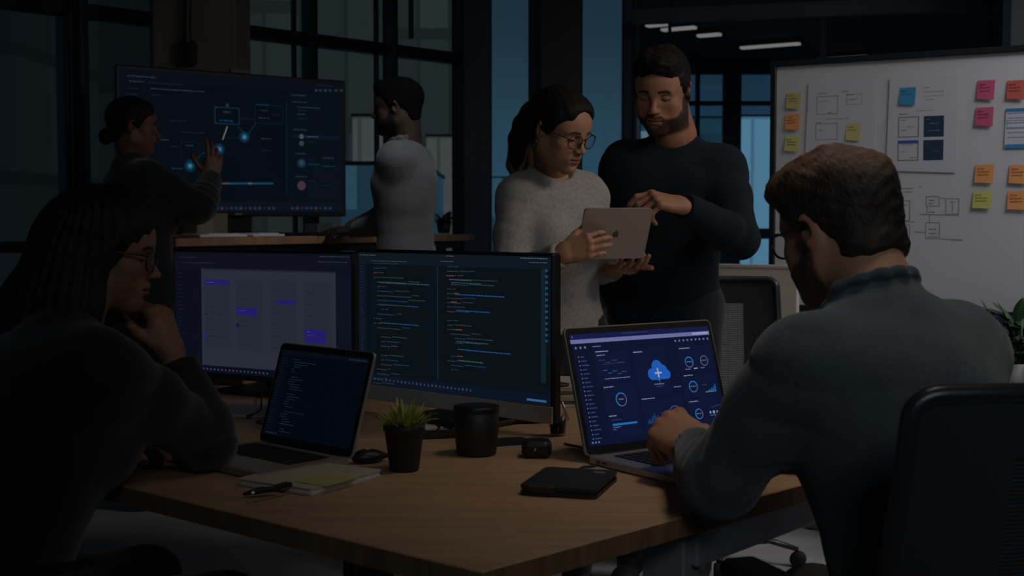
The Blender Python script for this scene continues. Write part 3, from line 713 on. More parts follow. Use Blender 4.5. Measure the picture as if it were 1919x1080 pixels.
M_paper = mat('paper', (.62, .61, .60), .85, bump=.2, bscale=150, var=.04)
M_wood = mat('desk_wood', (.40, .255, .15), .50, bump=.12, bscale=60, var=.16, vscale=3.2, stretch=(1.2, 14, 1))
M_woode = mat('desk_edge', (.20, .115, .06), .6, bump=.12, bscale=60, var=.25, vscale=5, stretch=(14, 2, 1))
M_frame = mat('desk_frame', (.30, .33, .38), .45, metal=.3, bump=.08, bscale=300, var=.04)
M_rub = mat('black_rubber', (.008, .009, .011), .7, bump=.3, bscale=400, var=.1)
M_pot = mat('pot_black', (.012, .013, .015), .55, bump=.2, bscale=300, var=.15)
M_leather = mat('black_leather', (.013, .013, .014), .5, bump=.8, bscale=420, var=.15)
# ------------------------------------------------------------------ main desk
TZ = .74
C0 = Z(902, 1072, TZ); A_ = np.array([-.76, .65, 0]); A_ /= np.linalg.norm(A_); B_ = np.array([.70, .714, 0]); B_ /= np.linalg.norm(B_)
def D(a, b_, z=0): return C0*np.array([1, 1, 0])+A_*a+B_*b_+np.array([0, 0, TZ+z])
desk = thing('meeting_desk', 'large light wooden desk in the foreground carrying the monitors and laptops', 'desk', tuple(D(1.0, 1.0, -TZ)))
DA, DB = 2.15, 1.66
top = MB(); top.prism([(0, 0), (0, DB), (DA, DB), (DA, 0)], D(0, 0, -.034), A_, B_, .0); top.V = []; top.F = []
Vt = [D(a, b_, z) for z in (-.034, -.002) for a, b_ in ((0, 0), (0, DB), (DA, DB), (DA, 0))]+[D(a, b_, 0) for a, b_ in ((.002, .002), (.002, DB-.002), (DA-.002, DB-.002), (DA-.002, .002))]
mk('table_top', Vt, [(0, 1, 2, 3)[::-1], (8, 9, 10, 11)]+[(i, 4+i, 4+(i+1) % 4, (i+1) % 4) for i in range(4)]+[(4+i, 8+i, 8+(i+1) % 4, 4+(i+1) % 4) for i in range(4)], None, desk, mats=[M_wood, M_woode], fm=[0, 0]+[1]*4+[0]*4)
RD = np.column_stack([A_, -B_+A_*(A_@B_), [0, 0, 1.]]); RD[:, 1] /= np.linalg.norm(RD[:, 1])
def dbox(b, a0, a1, b0, b1, z0, z1, bev=.004): b.box(D((a0+a1)/2, (b0+b1)/2, -TZ+(z0+z1)/2), ((a1-a0)/2, (b1-b0)/2, (z1-z0)/2), RD, bev=bev)
b = MB(); dbox(b, .05, .085, .52, DB-.1, .640, .705); b.build('beam', M_frame, desk); b = MB(); dbox(b, DA-.12, DA-.09, .1, DB-.1, .655, .705); b.build('beam', M_frame, desk)
b = MB(); dbox(b, .3, DA-.1, .10, .13, .665, .705); b.build('beam', M_blk, desk)
for a, wa, b0, w_, m in ((.03, .086, .50, .05, M_frame), (.03, .086, 1.48, .05, M_frame), (.32, .05, .10, .04, M_blk), (1.95, .05, .20, .05, M_blk), (1.95, .05, 1.45, .05, M_blk)):
    b = MB(); dbox(b, a, a+wa, b0, b0+w_, 0.0, .705); b.build('leg', m, desk)
# ------------------------------------------------------------------ monitors
def monitor(name, label, Rt, dirv, w_, h_, chin, m_chin, draw, tilt=0.0):
    """Rt: top right corner as seen; dirv: from right to left end"""
    L = np.array([dirv[0], dirv[1], 0]); L /= np.linalg.norm(L); X = -L; Dn = np.array([0, 0, -1.]); TLc = Rt+L*w_
    N = np.cross(X, Dn); N = N if N@(TLc-np.array([0, 0, EYE])) < 0 else -N
    R = np.column_stack([X, N, [0, 0, 1.]]); ctr = TLc+X*w_/2+Dn*h_/2; foot = ctr-N*.06; foot[2] = TZ
    q = thing(name, label, 'monitor', tuple(foot))
    b = MB(); b.box(ctr-N*.016, (w_/2, .014, h_/2), R, bev=.005); b.box(ctr-N*.035, (w_*.3, .012, h_*.3), R, bev=.008); b.build('housing', M_bezel, q)
    s = Screen(TLc+X*.008+Dn*.008+N*-.0012, X, Dn, w_-.016, h_-chin-.008)
    s.N = N; s.rect(0, 0, s.w, s.h, draw[0], 0); draw[1](s); s.done('display', M_disp, q)
    b = MB(); b.box(TLc+X*w_/2+Dn*(h_-chin/2)-N*.0005, (w_/2-.002, .002, chin/2-.001), R, bev=.001); b.build('chin', m_chin, q)
    b = MB(); z0 = TZ+.012; b.box(np.array([ctr[0], ctr[1], 0])-N*.075+np.array([0, 0, (z0+ctr[2])/2]), (.035, .012, (ctr[2]-z0)/2), R, bev=.006); b.build('stand_column', M_bezel, q)
    b = MB(); b.box(np.array([ctr[0], ctr[1], TZ+.007])-N*.06, (.13, .10, .0065), R, bev=.004); b.build('stand_base', M_bezel, q)
    return q, s
def code_lines(s, x0, y0, x1, y1, n, cols, seed, sp=9.3, maxw=120, t=.0018):
    r = random.Random(seed); ind = 0; y = y0; k = 0
    while y < y1 and k < n:
        if r.random() < .16: ind = max(0, ind+r.choice([-2, -1, 1])); y += sp; k += 1; continue
        ind = min(max(ind+r.choice([-1, 0, 0, 1]), 0), 4); xx = x0+ind*7; L = r.uniform(12, maxw*(.5+.5*r.random())); c = r.choices(cols, weights=[6, 2, 2, 1])[0]
        mid = xx+L*r.uniform(.2, .8); s.words(xx, y, mid, c, t, seed=seed+k); s.words(mid+2, y, xx+L, r.choices(cols, weights=[5, 3, 2, 1])[0], t, seed=seed+k+50); y += sp; k += 1
def scr_code(s):
    bar = sr(13, 22, 31); s.rect(0, 0, s.w, .016, sr(14, 22, 30)); s.rect(0, .016, s.w, .028, bar)
    s.rect(0, .028, .030, s.h-.012, sr(12, 20, 31)); a = s.uv(826, 500)[0]; s.rect(a-.012, .028, a-.0095, s.h-.03, sr(28, 42, 50)); s.rect(0, s.h-.026, s.w, s.h, sr(9, 19, 33))
    s.rect(s.w-.028, .02, s.w-.014, s.h-.05, sr(16, 32, 42))
    for k in range(44):
        y = .034+k*.0068; s.rect(.008, y, .008+random.uniform(.006, .013), y+.0016, sr(34, 44, 58))
        if k % 2 == 0: s.rect(a-.002, y, a+.001, y+.0015, sr(24, 34, 42))
    g = [sr(48, 56, 58), sr(26, 55, 86), sr(42, 60, 50), sr(84, 50, 40)]
    code_lines(s, 700, 494, 800, 722, 27, g, 3, 8.6, 100, .0022); code_lines(s, 838, 500, 960, 700, 25, g, 9, 8.4, 100, .0022)
    for (x, y, x1, c) in ((852, 552, 945, sr(28, 70, 120)), (855, 582, 918, sr(26, 66, 112)), (858, 655, 958, sr(28, 70, 120)), (836, 517, 850, sr(110, 56, 44)), (846, 566, 856, sr(110, 56, 44)), (852, 550, 860, sr(110, 56, 44)), (855, 618, 866, sr(110, 60, 40)), (858, 668, 868, sr(110, 56, 44)), (712, 571, 785, sr(34, 58, 84)), (713, 605, 786, sr(34, 62, 92)), (712, 530, 806, sr(52, 66, 76)), (856, 640, 915, sr(40, 72, 84)), (860, 676, 905, sr(52, 84, 60)), (842, 524, 884, sr(60, 72, 80)), (846, 530, 902, sr(40, 66, 80))): s.words(x, y, x1, c, .0028, 2)
    s.words(675, 478, 704, sr(70, 80, 86), .0022, 2); s.words(836, 480, 850, sr(70, 80, 86), .0022, 2); s.words(975, 484, 1026, sr(58, 84, 104), .0026, 2); s.words(992, 492, 1026, sr(58, 76, 90), .0022, 2); s.words(695, 489, 762, sr(56, 62, 66), .002, 2); s.words(826, 490, 850, sr(60, 70, 74), .002, 2)
    for k in range(13): y = 505+k*11; s.pr(1022, y, 1027, y+5, sr(30, 66, 92), 2)
    for k in range(26): x = 700+k*7.2; c = [sr(40, 62, 80), sr(66, 40, 62), sr(44, 46, 92), sr(60, 62, 66)][k*5 % 4]; a = s.uv(x, 500)[0]; s.rect(a, s.h-.0165, a+.0052, s.h-.011, c, 2)
    s.rect(s.w-.07, s.h-.012, s.w-.012, s.h-.007, sr(50, 90, 125), 2)
def scr_board(s):
    s.rect(0, 0, s.w, .050, sr(13, 15, 26)); s.rect(0, .05, .075, s.h, sr(10, 13, 25)); u0, v0 = s.uv(377, 503); u1, v1 = s.uv(630, 660); v1 = s.h-.020
    s.rect(u0, v0, u1, v1, sr(39, 43, 55), 1); s.rect(u1, v0-.005, s.w, s.h-.02, sr(12, 17, 30), 1); s.rect(0, s.h-.018, s.w, s.h, sr(10, 12, 24), 1)
    cw = (u1-u0)/4
    for k in range(4):
        x = u0+cw*k+.012; s.rect(x, v0+.03+.0*k, x+cw-.024, v1-.05, sr(36, 40, 50), 2)
        for j in range(6):
            y = v0+.045+j*.032+k*.004; s.rect(x+.006, y, x+.006+random.uniform(.015, .035), y+.0016, sr(26, 29, 44), 3)
    P_ = sr(31, 27, 98); s.pr(385, 524, 431, 535, P_, 4); s.pr(443, 576, 482, 593, P_, 4); s.pr(516, 562, 554, 571, P_, 4); s.pr(571, 617, 612, 645, P_, 4)
    s.pr(385, 587, 389, 590, sr(20, 20, 60), 4); s.words(391, 588, 416, sr(22, 24, 44), .002, 4); s.pr(383, 627, 388, 632, sr(34, 28, 118), 4); s.words(390, 630, 420, sr(26, 26, 60), .002, 4); s.pr(443, 606, 449, 613, sr(22, 22, 50), 4); s.words(451, 611, 472, sr(24, 26, 50), .002, 4)
    s.words(388, 529, 402, sr(70, 66, 150), .0016, 5); s.words(576, 622, 582, sr(70, 66, 150), .0016, 5); s.words(576, 628, 592, sr(56, 50, 130), .0016, 5); s.words(447, 582, 460, sr(60, 56, 140), .0016, 5)
    s.words(336, 482, 370, sr(36, 40, 56), .002, 2); s.words(600, 481, 654, sr(40, 50, 70), .0025, 2); s.words(595, 491, 652, sr(36, 46, 64), .0025, 2); s.words(340, 492, 405, sr(34, 38, 52), .002, 2)
    for j in range(24): v = .06+j*.0115; s.rect(.012, v, .012+random.uniform(.01, .03), v+.0016, sr(22, 27, 44), 2)
    for k in range(22): u = .05+k*.014; s.rect(u, s.h-.012, u+.005, s.h-.007, [sr(50, 60, 90), sr(70, 50, 80), sr(40, 70, 90)][k % 3], 2)
mR = W(1037, 475, 2.80)
monitor('monitor', 'wide monitor showing lines of program code, with a grey metal chin', mR, (-.74, .67), .655, .378, .040, M_chin, (sr(8, 16, 22), scr_code))
mL = W(662, 472, 3.36)
monitor('monitor', 'black monitor showing a pale planning board with purple cards', mL, (-.86, .51), .655, .365, .016, M_bezel, (sr(11, 13, 24), scr_board))
# ------------------------------------------------------------------ laptops
def laptop(label, HL, Xd, w_, dp, lidh, lean, draw, alu, z=TZ, bev=.006):
    """HL: left end of the hinge seen by its user; Xd: hinge direction to the user's right; the base runs towards the user"""
    X = np.array([Xd[0], Xd[1], 0]); X /= np.linalg.norm(X); Yb = np.array([-X[1], X[0], 0])     # away from the user
    HL = np.array([HL[0], HL[1], z]); R = np.column_stack([X, Yb, [0, 0, 1.]]); o = HL+X*w_/2-Yb*dp/2
    q = thing('laptop', label, 'laptop', tuple(o))
    def rp(b, cx, cy, ww, dd, r, z0, z1): b.prism(rrect(ww, dd, r), HL+X*cx+Yb*cy+np.array([0, 0, z0]), X, Yb, z1-z0)
    b = MB(); rp(b, w_/2, -dp/2, w_, dp, .012, .003, .0145); rp(b, w_/2, -dp/2, w_-.008, dp-.008, .010, .0015, .0155); b.build('base', alu, q)
    b = MB(); rp(b, w_/2, -dp*.36, w_*.80, dp*.46, .004, .0150, .0158); b.build('keyboard_bed', M_bezel, q)
    b = MB(); n = 14
    for r_ in range(6):
        for c in range(n):
            if r_ == 5 and 4 <= c <= 8:
                if c == 4: rp(b, w_*.5, -dp*(.155+.0815*r_), w_*.80/n*4.7, dp*.46/6*.80, .002, .0158, .0174)
                continue
            rp(b, w_*.10+w_*.80*(c+.5)/n, -dp*(.155+.0815*r_), w_*.80/n*.84, dp*.46/6*.80, .002, .0158, .0174)
    b.build('keyboard', M_key, q)
    b = MB(); rp(b, w_/2, -dp*.80, w_*.36, dp*.30, .006, .0155, .0160); b.build('trackpad', alu, q)
    up = np.array([0, 0, math.cos(lean)])+Yb*math.sin(lean); H0 = HL+np.array([0, 0, .014])+Yb*.002; Nn = np.cross(X, up)             # Nn faces the user
    Nn = -Nn if Nn@Yb > 0 else Nn
    b = MB(); b.prism(rrect(w_, lidh, .012, cx=w_/2, cy=lidh/2), H0+(-Nn)*.0065, X, up, .0065 if np.cross(X, up)@Nn > 0 else -.0065); lid = b.build('lid', alu, q)
    b = MB(); b.prism(rrect(w_-.005, lidh-.005, .010, cx=w_/2, cy=lidh/2), H0, X, up, .0006 if np.cross(X, up)@Nn > 0 else -.0006); b.build('bezel', M_bezel, lid)
    s = Screen(H0+X*.011+up*(lidh-.015)+Nn*.0009, X, -up, w_-.022, lidh-.032); s.N = Nn
    s.rect(0, 0, s.w, s.h, draw[0], 0); draw[1](s); s.done('display', M_disp, lid)
    b = MB(); b.tube([HL+X*.03+np.array([0, 0, .012])+Yb*.003, HL+X*(w_-.03)+np.array([0, 0, .012])+Yb*.003], .005, 8); b.build('hinge', M_bezel, q)
    for k in range(2): b = MB(); b.box(HL+X*.0-Yb*(.035+.02*k)+np.array([0, 0, .009]), (.0006, .006, .0018), R, bev=.0005); b.build('port', M_bezel, q)
    return q
def scr_dash(s):
    T = sr(92, 108, 150); Td = sr(48, 64, 104); bl = sr(28, 106, 176)
    s.rect(0, 0, s.w, .011, sr(14, 22, 66)); s.rect(0, .011, s.w, .0195, sr(100, 104, 150)); s.rect(0, .0195, .048, s.h, sr(5, 13, 38), 1)
    s.disc(.006, .0055, .0018, sr(150, 70, 70), 2, uv=True); s.words(1240-75, 625-.0, 1215, Td, .0015, 2)
    s.rect(s.w-.05, .013, s.w-.004, .0175, sr(140, 144, 190), 2)
    for k in range(9): s.rect(s.w-.105+k*.0118, .026, s.w-.1005+k*.0118, .030, T, 2)
    for k in range(3): s.rect(.008+k*.012, .026, .0125+k*.012, .0305, T, 2)
    s.rect(.053, .027, .075, .0285, T, 2); s.rect(.058, .038, .092, .040, sr(110, 124, 160), 2)
    for k in range(20): v = .046+k*.0088; s.rect(.012, v, .0145, v+.0025, T, 2); s.rect(.018, v+.0003, .018+.010+((k*7) % 5)*.0022, v+.0024, Td, 2)
    # panels
    for a in ((1112, 662, 1185, 712), (1183, 655, 1262, 745), (1268, 650, 1340, 690), (1276, 703, 1346, 742), (1128, 722, 1200, 772), (1200, 745, 1290, 800), (1285, 750, 1352, 795), (1138, 780, 1205, 815)): s.pr(*a, sr(6, 17, 46), 1)
    for a in ((1118, 667, 1134), (1186, 661, 1203), (1272, 654, 1292), (1281, 705, 1298), (1131, 727, 1150), (1202, 749, 1227), (1291, 754, 1308), (1141, 781, 1156)): s.words(a[0], a[1], a[2], sr(120, 130, 160), .0022, 3)
    for k in range(4): s.words(1122+k*12, 676+k % 2*4, 1132+k*12, Td, .0020, 3, seed=k)
    for k in range(5): s.words(1130+k*9, 695+(k*5) % 9, 1138+k*9, sr(34, 76, 124), .0022, 3, seed=k)
    s.words(1134, 711, 1182, T, .0022, 3); s.line(1128, 684, 1172, 679, .0008, Td, 3)
    # cloud with a plus
    cu, cv = s.uv(1233, 699); CB = sr(28, 84, 172)
    for dx, dy, r in ((0, -.0125, .0150), (-.0165, .002, .0125), (.0135, -.004, .0130), (.0235, .0045, .0100), (-.003, .002, .0140)): s.disc(cu+dx, cv+dy, r, CB, 3, n=26, uv=True)
    s.rect(cu-.0175, cv+.000, cu+.0235, cv+.0145, CB, 3)
    Wh = sr(150, 160, 185); s.rect(cu-.0095, cv-.0015, cu+.0095, cv+.0020, Wh, 4); s.rect(cu-.0018, cv-.0100, cu+.0018, cv+.0100, Wh, 4); s.rect(cu-.0007, cv+.010, cu+.0007, cv+.0215, sr(70, 96, 150), 4)
    s.words(1226, 721, 1245, T, .0022, 4); s.words(1230, 725, 1242, Td, .0018, 4); s.words(1262, 726, 1276, T, .0026, 4)
    for x, y, r, a0, c in ((1291, 679, .0120, -160, bl), (1319, 676, .0115, 160, sr(70, 80, 116)), (1299, 725, .0125, -200, bl), (1164, 749, .0145, 110, bl), (1310, 776, .0115, 90, bl)):
        s.ring(x, y, r, .0020, sr(76, 88, 124), 0, 360, 3); s.ring(x, y, r, .0024, c, a0, a0+200, 4); s.words(x-5, y, x+5, T, .0022, 4)
    s.words(1284, 693, 1294, T, .0022, 4); s.words(1300, 691, 1307, sr(140, 150, 180), .0026, 4); s.words(1312, 690, 1320, T, .002, 4)
    for k in range(12): u, v = s.uv(1215+k*2.8, 795); h_ = (.006, .010, .008, .014, .018, .022, .015, .019, .012, .016, .024, .020)[k]; s.rect(u, v-h_, u+.0022, v, sr(22, 66, 124), 3)
    for k in range(7): u, v = s.uv(1252+k*3.6, 786); h_ = (.012, .020, .012, .018, .010, .012, .006)[k]; s.rect(u, v-h_, u+.0028, v, sr(28, 84, 156), 3)
    s.ring(1266, 775, .0165, .0012, sr(84, 100, 146), 185, 355, 4)
    for k in range(7): u, v = s.uv(1327+k*2.3, 733); h_ = (.002, .004, .003, .007, .006, .011, .016)[k]; s.rect(u, v-h_, u+.0018, v, bl, 3)
    s.words(1322, 735, 1342, T, .002, 4); s.words(1316, 722, 1324, Td, .0018, 3)
    for k in range(4): s.disc(1331+k*6.5, 773-k*.6, .0030+.0008*(k % 2), sr(120, 130, 160), 3, n=8)
    s.words(1331, 779, 1352, T, .0018, 4); s.line(1332, 764, 1350, 758, .0010, Td, 3)
    s.line(1148, 797, 1194, 791.5, .0042, sr(30, 100, 168), 3); s.words(1147, 788, 1165, Td, .0016, 3); s.words(1149, 802, 1164, T, .0016, 3); s.words(1150, 806, 1155, T, .0018, 3)
    for k in range(3): s.rect(.008+k*.008, s.h-.010, .012+k*.008, s.h-.006, sr(76, 100, 150), 3)
HLr = Z(1100, 862, TZ+.008)
laptop('open silver laptop with a blue dashboard and cloud symbol, before the seated man', HLr, (.819, .574), .405, .262, .262, R_(17), (sr(5, 14, 42), scr_dash), M_alu)
def scr_edit(s):
    s.rect(0, 0, s.w, .010, sr(6, 10, 20)); s.rect(0, .010, .032, s.h, sr(4, 8, 17)); r = random.Random(5)
    for k in range(30):
        v = .018+k*.0053; ind = .040+.006*(int(3*abs(math.sin(k*.7)))); 
        if k % 7 == 6: continue
        u = ind; e = ind+r.uniform(.01, .055)*(1.6 if k % 5 == 1 else .8)
        while u < e: q_ = u+r.uniform(.003, .009); s.rect(u, v, q_, v+.0014, r.choice([sr(30, 42, 50), sr(26, 36, 44), sr(20, 34, 60)]), 2); u = q_+.0012
    for k in range(26): s.rect(.008, .018+k*.0058, .010+r.uniform(.004, .012), .0193+k*.0058, sr(14, 20, 30), 2)
    for k in range(8): s.rect(s.w-.06+k*.007, .004, s.w-.056+k*.007, .007, sr(34, 44, 58), 2)
    for k in range(5): s.rect(.008+k*.008, s.h-.006, .012+k*.008, s.h-.003, sr(30, 44, 62), 2)
HRl = Z(657, 866, TZ+.008); dl = np.array([-.73, .68, 0]); dl /= np.linalg.norm(dl); HLl = HRl+dl*.305
laptop('small open laptop with dark code on its screen, in front of the seated long-haired woman', HLl, -dl, .305, .215, .215, R_(17), (sr(2, 6, 14), scr_edit), M_alud)
# ------------------------------------------------------------------ small things on the desk
def flatbox(name, label, cat, c, hx, hy, hz, yaw, m, bev=.003, z=TZ, group=None, r=None):
    c = np.array([c[0], c[1], z+hz]); R = rotz(yaw); b = MB()
    if r: b.prism(rrect(2*hx, 2*hy, r), c-np.array([0, 0, hz]), R[:, 0], R[:, 1], 2*hz)
    else: b.box(c, (hx, hy, hz), R, bev=bev)
    return tag(b.build(name, m), label, cat, group)
# notebook
nb = np.array([-.372, 2.346, TZ]); q = thing('notebook', 'cream covered notebook lying at the front left of the desk', 'notebook', tuple(nb)); Rn = rotz(R_(-31))
b = MB(); b.prism(rrect(.178, .205, .008), nb+[0, 0, .0005], Rn[:, 0], Rn[:, 1], .003); b.build('cover_back', mat('notebook_cover', (.42, .37, .29), .7, bump=.3, bscale=200, var=.08), q)
b = MB(); b.prism(rrect(.172, .199, .006), nb+[0, 0, .0035], Rn[:, 0], Rn[:, 1], .008); b.build('pages', M_paper, q)
b = MB(); b.prism(rrect(.178, .205, .008), nb+[0, 0, .0115], Rn[:, 0], Rn[:, 1], .002); b.build('cover', MT['notebook_cover'], q)
sn = Z(612, 900, TZ+.014); b = MB(); b.prism(rrect(.075, .090, .002), sn+[0, 0, .0002], rotz(R_(-31))[:, 0], rotz(R_(-31))[:, 1], .0008); tag(b.build('sticky_note', mat('note_olive', (.40, .36, .14), .8, bump=.1)), 'pale yellow note stuck on the cream notebook', 'note')
pe0, pe1 = Z(470, 925, TZ+.018), Z(545, 908, TZ+.019)
q = thing('pen', 'dark pen lying across the left end of the cream notebook', 'pen', tuple(pe0)); v = (pe1-pe0)
b = MB(); b.tube([pe0+v*.05, pe0+v*.6], .0042, 10); b.build('barrel', M_bezel, q); b = MB(); b.tube([pe0+v*.6, pe0+v*1.0], [.0048, .0044], 10); b.tube([pe0+v*.62+[0, 0, .005], pe0+v*.9+[0, 0, .006]], .001, 6); b.build('cap', M_bezel, q); b = MB(); b.tube([pe0, pe0+v*.05], [.0008, .0042], 8); b.build('tip', M_alu, q)
k0 = Z(490, 931, TZ); b = MB(); b.tube([k0+[-.03, -.01, .006], k0+[.0, .0, .012], k0+[.03, .012, .010]], [.004, .008, .005], 10, flat=.7); tag(b.build('key_fob', M_rub), 'small black fob tucked against the left corner of the notebook', 'key fob')
# wireless mouse / plug
mo = Z(688, 868, TZ); q = thing('wireless_mouse', 'small dark rounded mouse between the small laptop and the potted grass', 'mouse', tuple(mo)); f = Field(); Rm = rotz(R_(25)); f.ell(mo+[0, 0, .012], (.032, .021, .016), R=Rm, k=.01).cap(mo+Rm@np.array([.02, 0, .013]), mo+Rm@np.array([.045, 0, .012]), .008, .004, k=.01); f.box(mo+[0, 0, -.02], (.1, .1, .02), op='s')
V, Fq = f.mesh(.002); mk('shell', V, Fq, M_bezel, q, True); b = MB(); b.tube([mo+Rm@np.array([-.004, 0, .028]), mo+Rm@np.array([.006, 0, .028])], .0025, 8); b.build('scroll_wheel', M_alu, q)
# potted grass
pg = Z(758, 882, TZ); q = thing('potted_grass', 'bright green grassy plant in a black tapered pot on the desk', 'plant', tuple(pg))
b = MB(); b.lathe(pg, [(.026, 0), (.028, .003), (.038, .078), (.0405, .079), (.0405, .090), (.037, .090), (.036, .078), (.010, .076)], 40); b.build('pot', M_pot, q, True)
b = MB(); b.lathe(pg, [(.0355, .072), (.035, .079), (.005, .082)], 24); b.build('soil', mat('soil', (.03, .02, .012), .95, bump=1, bscale=300, var=.4), q, True)
M_gr = mat('grass_blades', attr=True, rough=.55, bump=.2, sheen=.1); r = random.Random(4); b = MB()
def blade(b, p0, az, ln, el, w_, c, droop=.5, fold_=.25, seg=6):
    p = np.array(p0, float); rows = []; e_ = el
    for i in range(seg+1):
        t = i/seg; d = np.array([math.cos(az)*math.cos(e_), math.sin(az)*math.cos(e_), math.sin(e_)]); s_ = np.array([-math.sin(az), math.cos(az), 0]); up_ = np.cross(d, s_)
        ww = w_*math.sin(math.pi*min(1, .12+.88*t))**.7 if i < seg else .0003
        rows.append([p-s_*ww-up_*ww*fold_, p+0, p+s_*ww-up_*ww*fold_]); p = p+d*ln/seg; e_ -= droop/seg
    n = len(b.V); V = [x for r_ in rows for x in r_]; b.c = c
    b.add(V, [(i*3+j, i*3+j+1, i*3+j+4, i*3+j+3) for i in range(seg) for j in (0, 1)])
for k in range(150):
    az = r.uniform(0, 6.28); rad = r.uniform(0, .028); g = r.uniform(.7, 1.25)
    blade(b, pg+[math.cos(az)*rad, math.sin(az)*rad, .078], az+r.uniform(-.5, .5), r.uniform(.035, .066), r.uniform(.5, 1.5), r.uniform(.0016, .0030), (.30*g, .33*g, .05), r.uniform(.1, .9))
b.build('grass', M_gr, q, False, True)
# big black pot, earphone case, tumbler
bp = Z(893, 852, TZ); q = thing('cylinder_pot', 'large black cylindrical pot standing in front of the code monitor', 'pot', tuple(bp)); b = MB(); b.lathe(bp, [(.036, 0), (.041, .004), (.0455, .05), (.0465, .10), (.0450, .101), (.0430, .097), (.042, .07), (.002, .068)], 48); b.build('body', M_pot, q, True); b = MB(); b.lathe(bp, [(.0468, .090), (.0474, .092), (.0474, .099), (.0466, .101)], 48); b.build('rim', M_bezel, q, True)
ec = Z(1006, 857, TZ); q = thing('earphone_case', 'small black rounded case with a white mark, on the desk by the laptop', 'earphone case', tuple(ec)); f = Field().box(ec+[0, 0, .0185], (.017, .012, .005), R=rotz(R_(-4)), rd=.0135); V, Fq = f.mesh(.0018, 2); mk('shell', V, Fq, M_bezel, q, True)
b = MB(); b.box(ec+[-.004, -.0262, .020], (.0008, .0005, .003), roty(.5)); b.build('mark', M_paper, q); b = MB(); b.box(ec+[0, -.0, .0265], (.0300, .0250, .0003), rotz(R_(-4)), bev=.0002); b.build('lid_seam', M_rub, q)
tu = Z(1045, 817, TZ); q = thing('tumbler', 'small black tumbler in a clear glass sleeve beside the earphone case', 'glass', tuple(tu)); b = MB(); b.lathe(tu, [(.0135, .006), (.0165, .007), (.0195, .040), (.018, .0405), (.002, .038)], 32); b.build('liner', M_bezel, q, True); b = MB(); b.lathe(tu, [(.018, 0), (.0185, .004), (.0180, .0055), (.0225, .050), (.0215, .050), (.0165, .0062), (.002, .006)], 32); b.build('glass', glass_mat('clear_glass', (.85, .87, .88)), q, True)
# black wallet organiser
wl = Z(1068, 914, TZ); q = thing('organizer_case', 'flat black leather organiser lying on the bare front of the desk', 'organiser', tuple(wl)); Rw = rotz(R_(-17))
b = MB(); b.prism(rrect(.138, .180, .012), wl, Rw[:, 0], Rw[:, 1], .007); b.build('cover_back', M_leather, q); b = MB(); b.prism(rrect(.130, .172, .010), wl+[0, 0, .007], Rw[:, 0], Rw[:, 1], .005); b.build('pages', M_rub, q)
b = MB(); b.prism(rrect(.138, .180, .012), wl+[0, 0, .012], Rw[:, 0], Rw[:, 1], .006); b.build('cover', M_leather, q)
b = MB(); b.box(wl+Rw@np.array([-.030, -.082, .0125]), (.026, .013, .0105), Rw, bev=.006); b.build('clasp', M_leather, q); b = MB(); b.prism(rrect(.022, .012, .004), wl+Rw@np.array([.040, .060, .0182]), Rw[:, 0], Rw[:, 1], .0006); b.build('badge', M_alu, q)
def cable(name, label, pts, r_=.0022, m=None, group=None):
    P = [np.array(p, float) for p in pts]; out = []
    for i in range(len(P)-1):
        p0, p1, p2, p3 = P[max(i-1, 0)], P[i], P[i+1], P[min(i+2, len(P)-1)]
        for k in range(6):
            t = k/6; out.append(.5*((2*p1)+(-p0+p2)*t+(2*p0-5*p1+4*p2-p3)*t*t+(-p0+3*p1-3*p2+p3)*t**3))
    out.append(P[-1]); b = MB(); b.tube(out, r_, 7); return tag(b.build(name, m or M_rub, None, True), label, 'cable', group)
zc = TZ+.003
cable('charging_cable', 'black cable curling from the laptop corner to the leather organiser', [Z(1078, 893, zc), Z(1080, 884, zc), Z(1092, 876, zc), Z(1112, 874, zc), Z(1122, 868, zc)])
flatbox('phone', 'black phone lying flat right of the big black pot', 'phone', Z(945, 832, TZ), .052, .030, .004, R_(20), M_bezel, r=.008)
flatbox('tablet_sleeve', 'thin black sleeve lying on the desk left of the big black pot', 'sleeve', Z(822, 818, TZ), .060, .035, .004, R_(15), M_rub, r=.006)
flatbox('paper_sheet', 'pale sheet of paper under the cables behind the potted grass', 'paper', Z(812, 795, TZ), .085, .06, .0006, R_(30), M_paper, group='papers behind the potted grass')
flatbox('paper_sheet', 'grey folder of papers lying under the black monitor', 'paper', Z(478, 775, TZ), .16, .085, .004, R_(-8), mat('folder', (.30, .34, .36), .8, bump=.1))
flatbox('docking_box', 'flat black box on the desk behind the code monitor', 'dock', Z(980, 790, TZ), .060, .045, .019, R_(12), M_bezel, .006)
flatbox('wooden_box', 'brown box standing under the left end of the black monitor', 'box', Z(440, 737, TZ)+[-.06, .20, 0], .075, .03, .035, R_(-25), M_wallb, .004)
for i, pts in enumerate([[(706, 778), (730, 788), (765, 792), (800, 790), (835, 800), (850, 806)], [(800, 775), (822, 782), (838, 776), (852, 764)], [(812, 812), (824, 800), (808, 790), (800, 782), (815, 770)], [(1058, 832), (1085, 838), (1098, 842)], [(492, 720), (490, 745), (488, 768), (470, 778), (462, 780)], [(480, 792), (505, 797), (530, 790), (515, 786), (482, 790)]]):
    cable('desk_cable', ['black cable running from the small laptop past the potted grass', 'short cable lifting towards the code monitor behind the big pot', 'looped cable on the pale paper left of the big pot', 'thin cable between the tumbler and the dashboard laptop', 'cable dropping from the black monitor onto the grey folder', 'coiled earphone lead lying on the grey folder'][i], [Z(x, y, zc+(.002*(k % 2))+(.006 if i > 3 else 0)) for k, (x, y) in enumerate(pts)], .0024)
